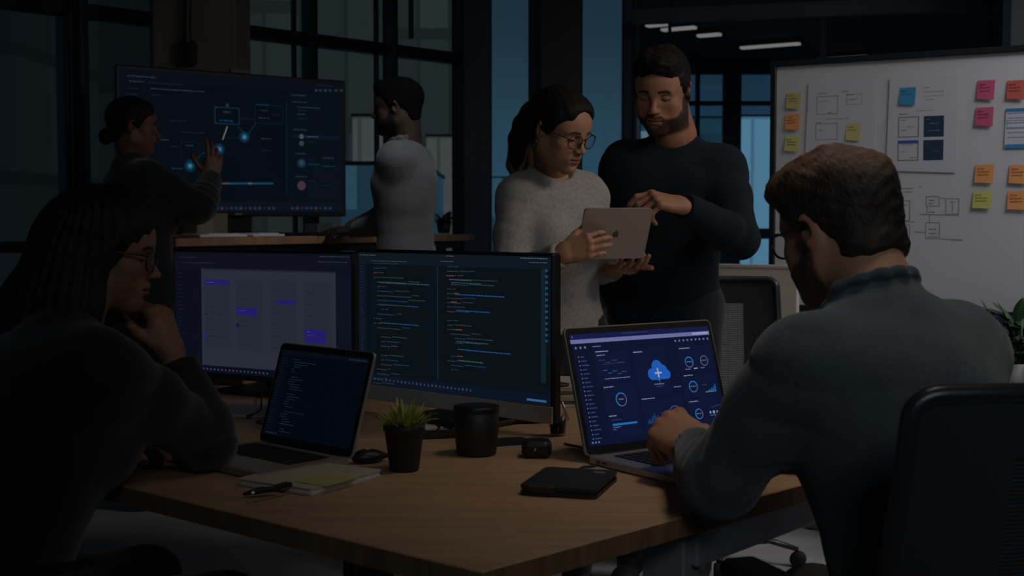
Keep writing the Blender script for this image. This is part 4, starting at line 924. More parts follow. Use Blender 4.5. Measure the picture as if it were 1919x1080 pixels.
# stack of magazines behind the tumbler and a tripod stand
r = random.Random(8); ms = Z(1052, 762, TZ)
for k in range(7):
    b = MB(); b.box(np.array([ms[0]+.01+r.uniform(-.008, .008), ms[1]+.08, TZ+.004+k*.0082]), (.075, .10, .0038), rotz(R_(r.uniform(-6, 10))), bev=.001)
    tag(b.build('magazine', mat('magazine_%d' % (k % 3), [(.45, .40, .34), (.10, .09, .09), (.36, .28, .20)][k % 3], .6, bump=.1)), 'magazine in the pile between the monitor and the dashboard laptop, ' + ['bottom one, pale', 'second from the bottom, dark', 'third from the bottom, tan', 'middle one, pale', 'third from the top, dark', 'second from the top, tan', 'topmost, pale'][k], 'magazine', 'magazines piled behind the tumbler')
ts = Z(1048, 790, TZ); q = thing('phone_tripod', 'small silver tripod with a dark head in front of the magazine pile', 'tripod', tuple(ts)); 
for a in (-.022, .0, .022): b = MB(); b.tube([ts+[a, .02*(a == 0), .003], ts+[a*.25, 0, .050]], [.0035, .003], 8); b.build('leg', M_alu, q, True)
b = MB(); b.tube([ts+[0, 0, .048], ts+[0, 0, .085]], .0028, 8); b.build('column', M_alu, q, True); b = MB(); b.lathe(ts+[0, 0, .083], [(.010, 0), (.024, .003), (.024, .008), (.012, .011)], 24); b.build('head', M_bezel, q, True)
# ------------------------------------------------------------------ standing desk and the big screen at the back
SZ = 1.148
S0 = np.array([(330-959.5)/F*5.45, 5.45, 0]); S1 = np.array([(889-959.5)/F*7.2, 7.2, 0]); us = (S1-S0); LS = np.linalg.norm(us); us /= LS; ns = np.array([-us[1], us[0], 0]); RS = np.column_stack([us, ns, [0, 0, 1.]])
sd = thing('standing_desk', 'high wooden desk with a dark frame under the big wall screen at the back', 'desk', tuple((S0+S1)/2))
b = MB(); b.box((S0+S1)/2+ns*.37+[0, 0, SZ-.018], (LS/2, .37, .018), RS, bev=.003); b.build('table_top', mat('back_desk_wood', (.30, .17, .09), .55, bump=.1, bscale=60, var=.25, vscale=4, stretch=(1, 12, 1)), sd)
b = MB(); b.box((S0+S1)/2+ns*.06+[0, 0, SZ-.056], (LS/2-.08, .02, .02), RS, bev=.003); b.build('beam', M_blk, sd)
for t in (.10, .50, .90):
    for nn in (.08, .66): b = MB(); b.box(S0+us*LS*t+ns*nn+[0, 0, (SZ-.036)/2], (.03, .025, (SZ-.036)/2), RS, bev=.003); b.build('leg', M_blk, sd)
tvL = np.array([(222-959.5)/F*5.9, 5.9, 0]); tvR = np.array([(650-959.5)/F*6.62, 6.62, 0]); ut = tvR-tvL; LT = np.linalg.norm(ut); ut /= LT; nt_ = np.array([ut[1], -ut[0], 0]); RT = np.column_stack([ut, nt_, [0, 0, 1.]])
zt, zb = 1.945, 1.235; tvL = tvL+ns*.30; 
_dx = lambda d, px: (px-959.5)/F*d
tvL = np.array([_dx(6.12, 222), 6.12, 0]); tvR = np.array([_dx(6.84, 650), 6.84, 0]); ut = tvR-tvL; LT = np.linalg.norm(ut); ut /= LT; nt_ = np.array([ut[1], -ut[0], 0]); RT = np.column_stack([ut, nt_, [0, 0, 1.]]); zt = 1.22+290*6.12/F+.0; zt = 1.965; zb = 1.245
ctr = (tvL+tvR)/2+np.array([0, 0, (zt+zb)/2]); q = thing('presentation_screen', 'large black presentation screen showing a blue diagram on the standing desk', 'screen', tuple(ctr*[1, 1, 0]+[0, 0, SZ]))
b = MB(); b.box(ctr-nt_*.02, (LT/2, .018, (zt-zb)/2), RT, bev=.006); b.build('housing', M_bezel, q)
s = Screen(np.array([tvL[0], tvL[1], zt])+ut*.018-np.array([0, 0, .018]), ut, (0, 0, -1), LT-.036, zt-zb-.042); s.N = nt_; s.O = s.O-nt_*.0012
s.rect(0, 0, s.w, s.h, sr(3, 9, 17), 0); s.rect(0, 0, s.w, .055, sr(5, 11, 20)); s.rect(s.w*.735, .06, s.w, s.h-.06, sr(4, 12, 21)); s.rect(0, s.h-.055, s.w, s.h, sr(7, 13, 25)); s.rect(0, .055, .07, s.h-.055, sr(4, 8, 18))
t_ = sr(34, 44, 53); td = sr(17, 28, 38); gb = sr(11, 46, 66)
for a in ((238, 142, 292, t_), (242, 152, 270, t_), (276, 155, 344, td), (282, 166, 382, t_), (285, 178, 303, td), (237, 165, 258, td), (237, 176, 258, td), (546, 178, 574, t_), (548, 191, 575, t_), (557, 201, 600, t_), (557, 207, 575, td), (557, 214, 572, t_), (557, 222, 575, td), (550, 243, 576, t_), (573, 256, 596, sr(52, 66, 76)), (576, 266, 590, td), (553, 288, 574, t_), (604, 296, 624, t_), (578, 300, 590, td), (578, 308, 600, gb), (602, 312, 628, gb), (553, 331, 575, t_), (577, 340, 590, td), (604, 348, 622, td), (480, 196, 505, gb), (488, 207, 502, t_), (484, 221, 506, t_), (508, 215, 524, td), (489, 260, 508, t_), (489, 282, 506, td), (348, 273, 362, t_), (300, 262, 316, t_), (318, 226, 350, td), (340, 248, 384, td), (320, 275, 334, td), (322, 316, 342, gb), (594, 160, 624, td)): s.words(a[0], a[1], a[2], a[3], .006, 3)
for x in (590, 598, 607, 616, 627, 637): s.pr(x, 167, x+5, 172, t_, 3)
s.box(402, 200, 449, 234, .004, gb, 2); s.box(477, 196, 530, 233, .003, sr(10, 26, 38), 2); s.box(338, 265, 374, 300, .003, sr(9, 24, 36), 2); s.words(418, 210, 432, t_, .008, 3); s.words(412, 226, 436, gb, .010, 3); s.disc(426, 197, .008, t_, 3)
for x, y in ((458, 257), (356, 311), (411, 280)): s.disc(x, y, .030, sr(8, 30, 46), 2); s.disc(x, y, .020, sr(14, 56, 80), 3); s.disc(x, y, .010, sr(48, 110, 136), 4)
s.line(426, 237, 417, 262, .006, sr(96, 104, 108), 4); s.line(449, 222, 478, 224, .0035, td, 2); s.line(446, 236, 457, 250, .003, gb, 2); s.line(466, 250, 480, 230, .003, gb, 2); s.line(425, 258, 448, 259, .003, td, 2); s.line(370, 296, 382, 285, .003, gb, 2); s.line(380, 288, 398, 285, .003, gb, 2)
s.pr(548, 252, 634, 262, sr(10, 20, 32), 2); s.disc(565, 256, .013, sr(60, 72, 84), 4); s.disc(565, 269, .014, sr(44, 54, 64), 3); s.disc(565, 306, .024, sr(14, 44, 58), 3); s.disc(565, 305, .012, sr(40, 60, 72), 4); s.disc(565, 348, .024, sr(60, 48, 56), 3)
s.line(402, 344, 512, 344, .009, sr(16, 62, 86), 3); s.line(418, 344, 430, 344, .009, sr(70, 60, 70), 4); s.line(465, 344, 472, 344, .009, sr(70, 84, 92), 4); s.line(537, 190, 537, 368, .004, td, 2)
for k in range(26): s.pr(396+k*8.8, 388, 401+k*8.8, 393, [sr(30, 42, 60), sr(40, 22, 42), sr(42, 46, 50), sr(18, 48, 62)][k*3 % 4], 3) if k not in (14, 15, 16) else None
s.done('display', M_disp, q)
b = MB(); b.box(ctr-nt_*.012+[0, 0, -(zt-zb)/2+.012], (.02, .014, .004), RT); b.build('badge', M_grey, q)
b = MB(); b.box(ctr-nt_*.06+[0, 0, -(zt-zb)/2+.02], (.055, .02, .11), RT, bev=.005); b.build('stand_column', M_bezel, q); zz = ctr-nt_*.05; b = MB(); b.box([zz[0], zz[1], SZ+.006], (.22, .12, .006), RT, bev=.004); b.build('stand_base', M_bezel, q)
b = MB(); b.box(ctr-nt_*.02+[0, 0, (zt-zb)/2+.01]+ut*.02, (.05, .015, .010), RT, bev=.003); tag(b.build('webcam', M_wallb), 'small brownish camera clipped on top of the big presentation screen', 'camera')
def SP(px, dd, n_=.0):      # a point on the standing desk behind its front edge
    k = (px-959.5)/F; o_ = S0+ns*dd; t = (k*o_[1]-o_[0])/(us[0]-k*us[1]); p = o_+us*t; return np.array([p[0], p[1], SZ])
for i, (px, dd, hx, hy, hz, m, lb, nm) in enumerate([(372, .30, .05, .05, .045, M_wallb, 'brown carton at the left end of the standing desk', 'carton'), (400, .45, .05, .05, .055, M_wallb, 'taller brown carton on the standing desk below the screen', 'carton'), (597, .42, .055, .05, .030, M_rail, 'grey box on the standing desk beside the man in the grey shirt', 'equipment_box'), (556, .30, .10, .07, .008, M_bezel, 'thin dark tablet lying on the standing desk near the man', 'tablet')]):
    p = SP(px, dd); b = MB(); b.box(p+[0, 0, hz], (hx, hy, hz), RS, bev=.003); tag(b.build(nm, m), lb, nm.replace('_', ' ').split()[-1])
for px, dd, w_, lb in ((395, .15, .14, 'heap of white papers on the left part of the standing desk'), (480, .16, .10, 'white sheet lying below the middle of the big screen')):
    p = SP(px, dd); b = MB(); b.box(p+[0, 0, .007], (w_, .09, .006), RS, bev=.002); b.box(p+[0, 0, .015], (w_*.7, .08, .002), RS@rotz(.1)); tag(b.build('paper_pile', M_paper), lb, 'papers')
p = SP(832, .45); q = thing('potted_plant', 'small dark plant at the right end of the standing desk', 'plant', tuple(p)); b = MB(); b.lathe(p, [(.035, 0), (.045, .07), (.041, .07), (.02, .065)], 20); b.build('pot', M_pot, q, True); b = MB(); r = random.Random(2)
for k in range(26): blade(b, p+[0, 0, .06], r.uniform(0, 6.28), r.uniform(.06, .13), r.uniform(.3, 1.4), r.uniform(.010, .02), (.03, .05, .04), r.uniform(.3, 1.2))
b.build('leaves', M_gr, q, False, True)
# ------------------------------------------------------------------ whiteboard
BL = np.array([(1447-959.5)/F*5.33, 5.33, 0]); BR_ = np.array([(1919-959.5)/F*4.83, 4.83, 0]); ub = BR_-BL; ub /= np.linalg.norm(ub); nb_ = np.array([ub[1], -ub[0], 0]); RB = np.column_stack([ub, nb_, [0, 0, 1.]]); BW_, BT, BB = 2.1, 1.868, .865
q = thing('whiteboard', 'large white board on a stand covered with papers, notes and marker sketches', 'whiteboard', tuple(BL+ub*BW_/2)); c = BL+ub*BW_/2+[0, 0, (BT+BB)/2]
b = MB(); b.box(c-nb_*.012, (BW_/2, .010, (BT-BB)/2), RB, bev=.002); b.build('panel', mat('whiteboard_enamel', (.66, .655, .66), .35, bump=.05, bscale=5, var=.03, vscale=1.5), q)
b = MB()
for cc, hh in ((c+[0, 0, (BT-BB)/2], (BW_/2+.012, .02, .012)), (c-[0, 0, (BT-BB)/2], (BW_/2+.012, .02, .012)), (c-ub*BW_/2, (.012, .02, (BT-BB)/2)), (c+ub*BW_/2, (.012, .02, (BT-BB)/2))): b.box(cc-nb_*.008, hh, RB, bev=.003)
b.build('board_frame', M_blk, q)
b = MB(); b.box(c+nb_*.03-[0, 0, (BT-BB)/2+.01], (BW_/2-.2, .035, .006), RB, bev=.002); b.build('pen_tray', mat('tray_navy', (.02, .03, .09), .4), q)
for t in (.12, .88): b = MB(); p = BL+ub*BW_*t-nb_*.05; b.box(p+[0, 0, .9], (.02, .015, .9), RB, bev=.003); b.box(p+[0, 0, .025], (.03, .28, .02), RB, bev=.004); b.build('stand_leg', M_rail, q)
s = Screen(BL+[0, 0, BT], ub, (0, 0, -1), BW_, BT-BB); s.N = nb_; s.O = s.O-nb_*.0018
ink = sr(120, 122, 140); ik_ = .0028
for a in ((1678, 376, 1705, 414), (1676, 421, 1705, 446), (1735, 368, 1760, 387), (1772, 372, 1797, 402), (1734, 417, 1761, 448)): s.box(*a, ik_, ink)
for a in ((1680, 354, 1712, 353), (1722, 351, 1727, 351), (1677, 461, 1705, 461), (1738, 387, 1736, 403), (1724, 402, 1797, 404), (1680, 415, 1716, 416), (1742, 403, 1742, 417), (1785, 380, 1785, 398), (1762, 448, 1804, 451), (1714, 435, 1734, 436), (1761, 371, 1772, 372), (1704, 446, 1704, 461), (1695, 360, 1709, 360), (1738, 444, 1758, 444)): s.line(*a, ik_, ink)
for a in ((1741, 376, 1752), (1739, 398, 1752), (1740, 430, 1755), (1741, 438, 1756), (1683, 430, 1700), (1681, 385, 1700), (1781, 379, 1790), (1782, 450, 1804), (1740, 382, 1750)): s.words(a[0], a[1], a[2], ink, .005, 1)
s.done('marker_drawing', mat('marker_ink', (.27, .27, .32), .7), q)
brd = s
def sheet(name, label, cat, pts, m, th=.0008, lift=.0012, items=(), parent_name=None, group=None, curl=0.0):
    uv = [brd.uv(x, y) for x, y in pts]; P = [brd.O+brd.X*u+brd.D*v+brd.N*(lift+.0020) for u, v in uv]
    if curl: P[2] = P[2]+brd.N*curl; P[3] = P[3]+brd.N*curl*.7
    P2 = [p+brd.N*th for p in P]; mid = lambda a, c_: (a+c_)/2
    o_ = mk(name, P+P2, [(0, 1, 2, 3), (7, 6, 5, 4), (0, 4, 5, 1), (1, 5, 6, 2), (2, 6, 7, 3), (3, 7, 4, 0)], m); tag(o_, label, cat, group); return o_, uv
M_post = mat('poster_paper', (.62, .62, .67), .8, bump=.1, bscale=100)
p1, _ = sheet('poster', 'white paper sheet with wireframe sketches on the left of the whiteboard', 'poster', [(1516, 155), (1643, 151), (1640, 300), (1509, 301)], M_post)
p2, _ = sheet('poster', 'white paper sheet with four square cards, middle of the whiteboard', 'poster', [(1668, 147), (1798, 141), (1792, 324), (1661, 320)], M_post)
p3, _ = sheet('poster', 'white paper card with blue bands at the right edge of the whiteboard', 'poster', [(1886, 203), (1945, 200), (1942, 278), (1882, 277)], M_post, lift=.001)
class Marks(Screen):
    def __init__(s, k): Screen.__init__(s, brd.O, brd.X, brd.D, BW_, BT-BB); s.N = brd.N; s.k = k
    def P(s, u, v, l): return s.O+s.X*u+s.D*v+s.N*(s.k+l*.0003)
MI = mat('print', attr=True, rough=.8, bump=.05); g1 = (.20, .21, .26); g2 = (.33, .34, .38)
k = Marks(.0043); k.box(1531, 181, 1571, 214, .003, g2); k.box(1587, 177, 1616, 196, .002, g2); k.box(1529, 232, 1570, 262, .003, g2)
for a in ((1533, 176, 1550, g1), (1578, 172, 1592, g1), (1586, 178, 1600, g1), (1588, 187, 1606, g2), (1535, 191, 1553, g2), (1551, 212, 1560, g1), (1548, 224, 1592, g2), (1531, 231, 1540, g1), (1534, 245, 1545, g2)): k.words(a[0], a[1], a[2], a[3], .004, 1)
k.done('print', MI, p1)
k = Marks(.0043); k.box(1684, 220, 1722, 257, .003, (.10, .14, .18)); k.pr(1732, 218, 1769, 256, (.016, .045, .10)); k.box(1683, 264, 1721, 301, .003, (.10, .14, .18)); k.pr(1683, 264, 1721, 269, (.06, .12, .42), 2); k.pr(1731, 263, 1768, 300, (.016, .045, .10))
for a in ((1731, 165, 1742, g1), (1732, 173, 1766, g2), (1736, 187, 1752, g2), (1685, 215, 1703, g1), (1717, 208, 1748, g2), (1688, 226, 1698, g1), (1700, 238, 1714, g2), (1688, 245, 1700, g2), (1690, 272, 1712, g2), (1688, 285, 1700, g2), (1705, 296, 1718, g2)): k.words(a[0], a[1], a[2], a[3], .004, 2)
for a in ((1742, 232, 1760), (1740, 245, 1762), (1736, 224, 1744), (1735, 269, 1740), (1735, 274, 1756), (1737, 284, 1760), (1735, 292, 1758)): k.words(a[0], a[1], a[2], (.30, .36, .42), .003, 2)
k.line(1729, 181, 1768, 179, .002, g2); k.line(1768, 168, 1768, 180, .002, g2); k.done('print', MI, p2)
k = Marks(.0043); k.pr(1886, 204, 1940, 208, (.04, .22, .45)); k.pr(1884, 271, 1938, 277, (.04, .26, .55))
for j in range(6): k.words(1888, 213+j*9, 1938, (.20, .32, .45), .004, 1, seed=j)
k.box(1887, 226, 1935, 240, .002, (.2, .32, .45)); k.done('print', MI, p3)
NOTE = {'yellow': (.62, .52, .20), 'orange': (.85, .36, .12), 'pale yellow': (.66, .60, .20), 'blue': (.045, .30, .52), 'pink': (.62, .10, .22), 'red': (.62, .12, .09), 'lime': (.62, .62, .16)}
for (x, y, w_, h_, cn, lb) in [(1488, 189, 27, 32, 'yellow', 'yellow note, topmost of the three at the left edge of the whiteboard'), (1486, 229, 28, 31, 'orange', 'orange note in the column of three at the left edge of the board'), (1485, 270, 28, 29, 'pale yellow', 'pale yellow note, lowest of the three at the left edge of the board'), (1600, 248, 28, 33, 'yellow', 'yellow note stuck on the left wireframe poster'), (1701, 181, 31, 34, 'blue', 'blue note stuck at the top of the middle poster'), (1848, 169, 33, 37, 'pink', 'upper pink note on the right part of the whiteboard'), (1845, 219, 34, 36, 'pink', 'lower pink note on the right part of the whiteboard'), (1904, 169, 34, 37, 'red', 'red note above the blue banded card at the right edge of the board'), (1845, 326, 36, 35, 'orange', 'orange note directly above the lime note'), (1841, 375, 36, 33, 'lime', 'lime yellow note, lowest of its column right of the marker sketch'), (1909, 327, 36, 36, 'orange', 'orange note at the right edge, below the blue banded card'), (1907, 376, 38, 36, 'orange', 'lowest orange note at the right edge of the board')]:
    cm = mat('note_'+cn.replace(' ', '_'), NOTE[cn], .75, bump=.1, bscale=80, var=.04); on = cn in ('blue',) or (x == 1600)
    o_, uv = sheet('sticky_note', lb, 'sticky note', [(x-w_*.46, y-h_*.47), (x+w_*.52, y-h_*.52), (x+w_*.46, y+h_*.50), (x-w_*.52, y+h_*.46)], cm, lift=.0012 if on else .0, curl=.006, group='sticky notes on the whiteboard')
    k = Marks(.0062); dk = tuple(v*.35 for v in NOTE[cn])
    for j in range(3): k.words(x-w_*.36, y-h_*.28+j*h_*.17, x+w_*(.0 if j == 0 else .25), dk, .0035, 1+j, seed=j)
    for j, v in enumerate(k.m.V): pass
    k.done('writing', MI, o_)
# ------------------------------------------------------------------ partition board, cabinet and plant on the right
q = thing('desk_divider', 'beige divider panel standing behind the mesh office chair', 'divider', tuple(W(1420, 600, 4.9)*[1, 1, 0])); a0 = W(1330, 503, 5.22); a1 = W(1497, 506, 5.02); d = a1-a0; d[2] = 0; L_ = np.linalg.norm(d); d /= L_; Rq = np.column_stack([d, [-d[1], d[0], 0], [0, 0, 1.]]); c = (a0+a1)/2
b = MB(); b.box([c[0], c[1], .53], (L_/2, .014, .505), Rq, bev=.004); b.build('panel', mat('beige_fabric', (.66, .58, .48), .9, bump=.5, bscale=500, var=.05), q); b = MB(); b.box([c[0], c[1], 1.04], (L_/2+.002, .017, .008), Rq, bev=.003); b.build('top_rail', mat('rail_cream', (.55, .50, .42), .6), q)
for t in (-.8, .8): b = MB(); b.box(np.array([c[0], c[1], .0135])+d*L_/2*t, (.02, .14, .0135), Rq, bev=.003); b.build('foot', M_blk, q)
cb = np.array([1.92, 4.62, 0]); Rc = RB; q = thing('low_cabinet', 'light grey low cabinet standing below the whiteboard behind the plant', 'cabinet', tuple(cb)); b = MB(); b.box(cb+[0, 0, .32], (.50, .19, .30), Rc, bev=.004); b.build('body', mat('cabinet_grey', (.42, .42, .45), .6, bump=.05), q)
for t in (-1, 1): b = MB(); b.box(cb+Rc@np.array([t*.245, .198, .32]), (.24, .009, .29), Rc, bev=.003); o_ = b.build('door', MT['cabinet_grey'], q); b = MB(); b.box(cb+Rc@np.array([t*.04, .212, .45]), (.006, .006, .05), Rc, bev=.002); b.build('handle', M_blk, o_)
pp = W(1908, 742, 4.15); pp[2] = .62; pp = np.array([_dx(4.42, 1908), 4.42, .62]); q = thing('potted_plant', 'leafy green plant standing on the low cabinet at the right edge', 'plant', tuple(pp))
b = MB(); b.lathe(pp, [(.05, 0), (.062, .02), (.068, .11), (.062, .112), (.055, .10), (.01, .098)], 32); b.build('pot', mat('pot_white', (.45, .45, .45), .4), q, True)
b = MB(); r = random.Random(12); M_leaf = mat('plant_leaves', attr=True, rough=.4, bump=.3, bscale=60)
def leaf(b, p0, az, el, ln, w_, c, droop=.6): blade(b, p0, az, ln, el, w_, c, droop, .18, 9)
lv = MB(); stems = MB()
for px, py, px2, py2 in ((1905, 742, 1896, 600), (1908, 742, 1915, 610), (1902, 742, 1880, 650), (1912, 742, 1935, 620), (1908, 745, 1905, 680)):
    a = W(px, py, 4.42); a[2] = .70; e2 = W(px2, py2, 4.40+r.uniform(-.05, .05)); m_ = (a+e2)/2+[r.uniform(-.01, .01), 0, 0]; stems.tube([a, m_, e2], [.006, .005, .003], 7)
    for k in range(9):
        t = .35+.65*k/8; p = a+(e2-a)*t; az = r.uniform(0, 6.28); g = r.uniform(.7, 1.2); leaf(lv, p, az, r.uniform(.2, 1.2), r.uniform(.07, .11), r.uniform(.018, .026), (.035*g, .085*g, .030*g), r.uniform(.3, 1.2))
for px, py, az, el, ln in ((1893, 615, 2.9, 1.35, .10), (1905, 603, .6, 1.4, .09), (1895, 600, 3.1, .6, .13), (1860, 602, 2.6, 1.3, .085), (1882, 622, 3.3, .35, .10)): p = W(px, py, 4.38); leaf(lv, p, az, el, ln, .024, (.035, .09, .032), .5)
stems.build('stem', mat('plant_stem', (.10, .16, .05), .6, bump=.1), q, True); lv.build('leaves', M_leaf, q, False, True)
# ------------------------------------------------------------------ office chairs
M_mesh = mat('chair_mesh', (.020, .022, .026), .7, bump=.4, bscale=600); M_seat = mat('chair_fabric', (.014, .016, .020), .9, bump=.5, bscale=500, var=.1, sheen=.2); M_glos = mat('chair_frame', (.022, .024, .027), .33, spec=.6, bump=.05)
M_meshl = mat('chair_mesh_light', (.20, .22, .25), .6, bump=.4, bscale=600)
def office_chair(label, pos, yaw, seat=.46, back_h=.56, wid=.46, top=None, arms=True, recl=.16, slats=46, frame_m=None, light=False, headless=False):
    q = thing('office_chair', label, 'chair', (pos[0], pos[1], 0)); R = rotz(-R_(yaw)); T = lambda p: np.array([pos[0], pos[1], 0])+R@np.array(p, float); fm_ = frame_m or M_glos
    f = Field().box(T((0, .02, seat-.03)), (wid/2-.04, .20, .012), R=R, rd=.028); V, Fq = f.mesh(.010, 2); mk('seat', V, Fq, M_seat, q, True)
    z0 = seat+.08; z1 = top if top else z0+back_h; y0 = -.21
    def BP(u, t): return T((u*(wid/2)*(1+.10*(1-t)), y0-.035*math.sin(math.pi*t*.6)-recl*t*(z1-z0)+.04*(u*u), z0+(z1-z0)*t))
    pts = []
    for u, t in rrect(2, 1, .22, 6): pass
    ring = []
    for (sx, sy, a0) in ((1, 1, 0), (-1, 1, 90), (-1, -1, 180), (1, -1, 270)):
        for k in range(7): a = math.radians(a0+90*k/6); ring.append((sx*(1-.16)+.16*math.cos(a), .5+sy*(.5-.07)+.07*math.sin(a)))
    ring = [(max(-1, min(1, u)), t) for u, t in ring]; P = []
    for i in range(len(ring)):
        a, c_ = ring[i], ring[(i+1) % len(ring)]
        for k in range(4): P.append(BP(a[0]+(c_[0]-a[0])*k/4, a[1]+(c_[1]-a[1])*k/4))
    P.append(P[0]); b = MB(); b.tube(P, .0135, 8, cap=False); b.build('back_frame', fm_, q, True)
    b = MB()                                                             # woven back
    for k in range(slats):
        t = .03+.94*k/(slats-1); b.tube([BP(u, t) for u in (-.97, -.6, -.2, .2, .6, .97)], .0030, 5)
    for k in range(13): u = -.95+1.9*k/12; b.tube([BP(u, t) for t in (.02, .25, .5, .75, .98)], .0024, 5)
    b.build('back_mesh', M_meshl if light else M_mesh, q, True)
    if not headless:
        b = MB(); n_ = 8                                                    # solid side pads of the back
        for t0, t1_, u0, u1_ in ((.80, .985, -.97, .97), (.0, .80, .42, .97), (.0, .80, -.97, -.42)):
            for i in range(n_):
                for j in range(n_):
                    ua, ub_ = u0+(u1_-u0)*i/n_, u0+(u1_-u0)*(i+1)/n_; ta, tb = t0+(t1_-t0)*j/n_, t0+(t1_-t0)*(j+1)/n_; o_ = R@np.array([0, .006, 0])
                    Q = [BP(ua, ta), BP(ub_, ta), BP(ub_, tb), BP(ua, tb)]; b.add([x+o_ for x in Q]+[x-o_ for x in Q], [(0, 1, 2, 3), (7, 6, 5, 4), (0, 4, 5, 1), (1, 5, 6, 2), (2, 6, 7, 3), (3, 7, 4, 0)])
        b.build('back_panel', M_seat, q)
    b = MB(); b.tube([T((0, -.02, seat-.06)), T((0, -.20, seat-.05)), T((0, -.27, seat+.04)), BP(0, .25)-R@np.array([0, .02, 0])], [.022, .022, .02, .014], 8); b.build('back_support', fm_, q, True)
    if arms:
        for sx in (-1, 1):
            b = MB(); b.tube([T((sx*.20, .0, seat-.05)), T((sx*(wid/2+.03), 0, seat-.03)), T((sx*(wid/2+.035), 0, seat+.10)), T((sx*(wid/2+.035), .0, seat+.17))], [.014, .014, .013, .013], 8); o_ = b.build('armrest', fm_, q, True)
            f = Field().box(T((sx*(wid/2+.03), .02, seat+.185)), (.022, .11, .004), R=R, rd=.012); V, Fq = f.mesh(.007, 1); mk('arm_pad', V, Fq, M_rub, o_, True)
    b = MB(); b.tube([T((0, 0, .08)), T((0, 0, seat-.05))], [.028, .022], 12); b.build('gas_column', fm_, q, True)
    b = MB()
    for k in range(5): a = 2*math.pi*k/5+.3; b.tube([T((0, 0, .10)), T((.15*math.cos(a), .15*math.sin(a), .09)), T((.29*math.cos(a), .29*math.sin(a), .062))], [.024, .018, .012], 8, flat=.7)
    b.build('star_base', fm_, q, True)
    for k in range(5):
        a = 2*math.pi*k/5+.3; p = T((.29*math.cos(a), .29*math.sin(a), .028)); b = MB(); Rk = R@rotz(a+math.pi/2)@roty(math.pi/2); b.lathe(p-Rk@np.array([0, 0, .02]), [(.012, 0), (.026, .002), (.028, .010), (.028, .030), (.026, .038), (.012, .04)], 16, Rk); b.build('caster', M_rub, q, True)
    return q
office_chair('black office chair with a high mesh back, the seated man in it', (.645, 1.925), -20, seat=.50, top=1.0, wid=.47, recl=.10, slats=70)
office_chair('empty mesh office chair beside the bearded man, in front of the beige divider', (_dx(4.62, 1350), 4.60), 188, seat=.48, top=1.000, wid=.42, recl=.08, slats=60, light=True)
office_chair('dark office chair in which the long-haired woman sits at the left', (-.955, 2.14), 45, seat=.47, top=.97, wid=.46)
# ------------------------------------------------------------------ the people
def cloth(name, col, fuzz=.5, bs=350, var=.12, rough=.9, sheen=.25, vs=25): return mat(name, col, rough, bump=fuzz, bscale=bs, var=var, vscale=vs, sheen=sheen, spec=.25)
HM = mat('dark_hair', (.008, .0065, .006), .62, bump=.8, bscale=40, stretch=(9, 9, 1.5), var=.35, vscale=60, spec=.2)
HB = mat('brown_hair', attr=True, rough=.60, bump=.9, bscale=50, stretch=(9, 9, 2), spec=.4)
def eye_place(px, py, d, R, s): return W(px, py, d)-R@np.array([0, .085*s, 0])
# --- man in the dark sweater
R = headR(201, 21, -3); s_ = 1.08; O = eye_place(1227, 184, 4.066, R, s_)
root = thing('person', 'bearded person in a dark navy sweater standing and pointing at the tablet', 'person', (_dx(4.237, 1250), 4.237, 0))
b = Body((_dx(4.259, 1248), 4.259, .937), 194, lean=4, side=-3, s_=1.06, shw=.152)
b.arm('L', W(1281, 386, 3.809), W(1430, 470, 4.066)); b.arm('R', W(1182, 612, 4.205), W(1090, 450, 4.387))
for n, dx in (('R', -.01), ('L', .01)): b.kn[n] = b.hip[n]+np.array([dx, -.02, -.42]); b.an[n] = np.array([b.kn[n][0]+dx, b.kn[n][1]+.03, .085])
SK1 = (.36, .185, .115)
hd = head_mesh(O, R, s_, b.neck, SK1, beard=(.022, .014, .010), brow=(.015, .010, .008), look=1.0, h=.0021, neckr=.058, jaw=.93, bt=1.35)
hL = hand_mesh(b.wr['L'], (-.90, -.30, .22), (-.05, -.45, .9), 'L', SK1, [(30, 42, 22), (48, 50, 25), (56, 55, 28), (62, 58, 30)], [(.6, .75, -.35), (.85, .4, -.4), (.95, .1, -.4)], s=1.06, fore=b.el['L'])
hR = hand_mesh(b.wr['R'], (.25, -.15, -.95), (-.9, -.3, -.2), 'R', SK1, [(30, 40, 20)]*4, [(.6, .7, -.2), (.85, .5, -.2), (.95, .3, -.2)], fore=b.el['R'], h=.004)
make_body(b, root, hd, [hL, hR], SK1)
hairfield(O, R, s_, short_hair(vol=1.1, quiff=(.0, .004, .006)), .0026, HM, root, strand=lambda V: .0060*wav(V, 120, 3)+.0035*wav(V, 300, 8))
sweater(b, 'sweater', cloth('navy_knit', (.004, .010, .017), .6, 260, sheen=.03), root, g=.018, ga=.013, hem=-.04, neck_c=(0, .006, .545), neck_r=.067, seed=2, amp=.007)
trousers(b, cloth('dark_jeans', (.006, .010, .018), .4, 500), root); shoes(b, M_rub, root)
